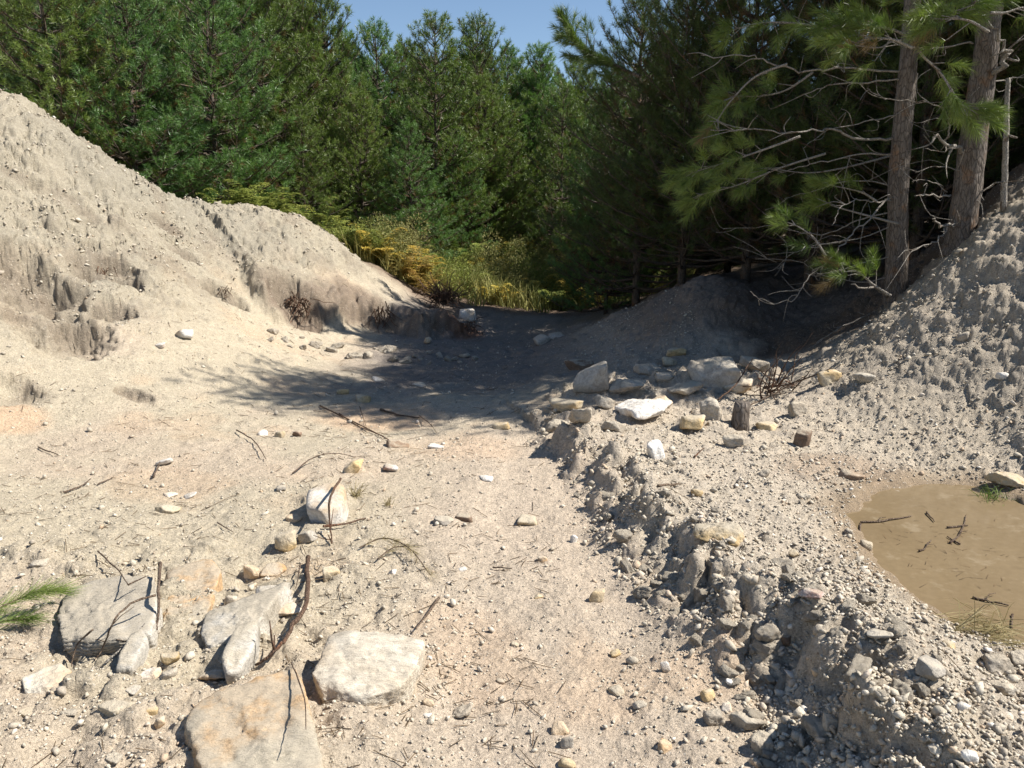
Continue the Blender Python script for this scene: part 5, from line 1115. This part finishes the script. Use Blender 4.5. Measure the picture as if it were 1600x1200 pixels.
link('meadow_grass', mesh_np('meadow_grass', V, F, M['meadow'], False, {'tint': np.repeat(np.clip(.5+.9*fbm2(x*.8, y*.8, 93, 3)+rng.normal(0, .18, n), 0, 1), 5)}), kind='stuff', label='yellow-green grass in the clearing at the end of the track')
# root ball and hanging roots
def roots(c, n, L, spread, label, r=.007, hang=0., dirs=None, name='exposed_roots'):
    T = Tubes()
    for k in range(n):
        d = rng.normal(0, 1, 3)*spread; d[2] = d[2]*.7-hang+(.35 if hang == 0 else 0); d /= np.linalg.norm(d); l = L*rng.uniform(.4, 1.1); p = rng.normal(0, .06*L*4, 3)*[1, .4, .5]; Q = [p]
        for j in range(4): d = d+rng.normal(0, .3, 3)+[0, 0, -.12*hang]; d /= np.linalg.norm(d); Q.append(Q[-1]+d*l/4)
        T.add(smooth_path(Q, 2), np.linspace(r*rng.uniform(.6, 1.5), r*.3, 9), 5)
    link(name, T.mesh(name, M['root']), None, c, label, 'roots')
h = hitg(690, 488); roots(h+[0, .1, .24], 150, .42, 1., 'dark bristling root ball torn out at the end of the undercut bank', .009)
h = hitg(470, 492); roots(h+[0, -.05, .2], 40, .38, .5, 'brown roots hanging out of the bank above the tree shadow', .008, 1.)
h = hitg(600, 505); roots(h+[0, -.05, .22], 26, .36, .4, 'dark roots hanging down the undercut bank right of the hollow', .007, 1.2)
h = hitg(735, 520); roots(h+[0, 0, .12], 26, .3, .8, 'reddish roots in the fallen soil beside the root ball', .006, .5)
h = hitg(165, 432); roots(h+[0, -.02, .08], 16, .22, .5, 'fine roots poking out of the hollows in the left slope', .004, .8)
h = hitg(350, 462); roots(h+[0, -.02, .08], 12, .22, .5, 'fine roots hanging in the small notch of the left slope', .004, .9)
h = hitg(1215, 615); roots(h+[0, 0, .04], 34, .42, .9, 'tangle of brushwood between stump and right mound', .005, .0, name='brushwood')
# grass tufts and needle sprigs
def tuft(u, v, n, L, mat, label, lean=(0, 0, .6), spread=.6, w_=.002, base=.03, name='grass_tuft', cat='grass tuft', zoff=0.):
    h = hitg(u, v)+[0, 0, zoff]; p = rng.normal(0, base, (n, 3))*[1, 1, .1]; d = rng.normal(0, spread, (n, 3))+np.array(lean); d[:, 2] = np.abs(d[:, 2])*.8+.05; d /= np.linalg.norm(d, axis=1)[:, None]; s = np.cross(d, rng.normal(0, 1, (n, 3))); s /= np.linalg.norm(s, axis=1)[:, None]; l = L*rng.uniform(.5, 1.1, (n, 1))
    m = p+d*l*.55; tip = p+d*l; tip[:, 2] -= l[:, 0]*.3; tip[:, 2] = np.maximum(tip[:, 2], .004)
    V = np.stack([p-s*w_, p+s*w_, m-s*w_*.8, m+s*w_*.8, tip], 1).reshape(-1, 3); b = (np.arange(n)*5)[:, None]; F = np.concatenate([b+[0, 1, 3], b+[0, 3, 2], b+[2, 3, 4]])
    link(name, mesh_np(name, V, F, M[mat], False, {'tint': np.repeat(rng.uniform(0, 1, n), 5)}), None, h, label, cat)
tuft(555,775,60,.16,'dry','dry straw tuft right of the white-topped boulder',(.2,-.2,.5),.35,.0014,.015)
tuft(605,790,30,.10,'dry','small dry tuft on the track right of the straw tuft',(.1,0,.6),.3,.0014,.01)
tuft(1552,782,90,.16,'grass','olive grass tuft at the upper rim of the puddle',(-.2,-.1,.5),.6,.002,.035)
tuft(1500,985,90,.26,'dry','dry grass lying along the lower edge of the puddle, left tuft',(.9,-.1,.12),.35,.0016,.05)
tuft(1560,1000,90,.26,'dry','dry grass lying along the lower edge of the puddle, right tuft',(-.6,.1,.15),.5,.0016,.06)
def sprig(px, n, mat, label, lift, nl=.10, nw=.0016, spread=.5, tint=(.2, .8)):
    Q = np.array([hitg(u, v)+[0, 0, l] for (u, v), l in zip(px, lift)]); c = Q[0].copy(); Q = smooth_path(Q-c, 6); T = Tubes(); T.add(Q, np.linspace(.004, .002, len(Q)), 5)
    i = rng.integers(0, len(Q)-1, n); d = Q[i+1]-Q[i]; d /= np.linalg.norm(d, axis=1)[:, None]
    V, F, ti = needles(Q[i], d+rng.normal(0, .15, (n, 3)), np.full(n, .04), 8, nl, nw, rng.uniform(*tint, n), spread); V[:, 2] = np.maximum(V[:, 2], Q[:, 2].min()-.015)
    o = link('pine_sprig', T.mesh('pine_sprig', M['stick']), None, c, label, 'sprig'); link('needle_spray', mesh_np('needle_spray', V, F, M[mat], False, {'tint': ti}), o)
sprig([(562,862),(600,856),(640,872),(672,905)], 34, 'dry', 'dry yellowed needle sprig lying above the big white boulder', [.02, .05, .05, .02], .085, .0013, .55, (0, 1))
sprig([(590,880),(615,868),(640,866)], 12, 'dry', 'small dry needle sprig under the larger one', [.02, .04, .04], .08, .0013, .5, (0, 1))
sprig([(-30,985),(20,972),(60,955),(85,945)], 60, 'pine_near', 'fresh green pine sprig at the left edge beside the grey slab', [.05, .08, .08, .06], .11, .002, .6, (.3, .8))
sprig([(-30,1000),(10,990),(45,982)], 40, 'pine_near', 'lower green pine sprig at the left frame edge', [.05, .05, .04], .10, .002, .6, (.2, .7))
print('fillers', nfil, 'objects', len(C.objects))
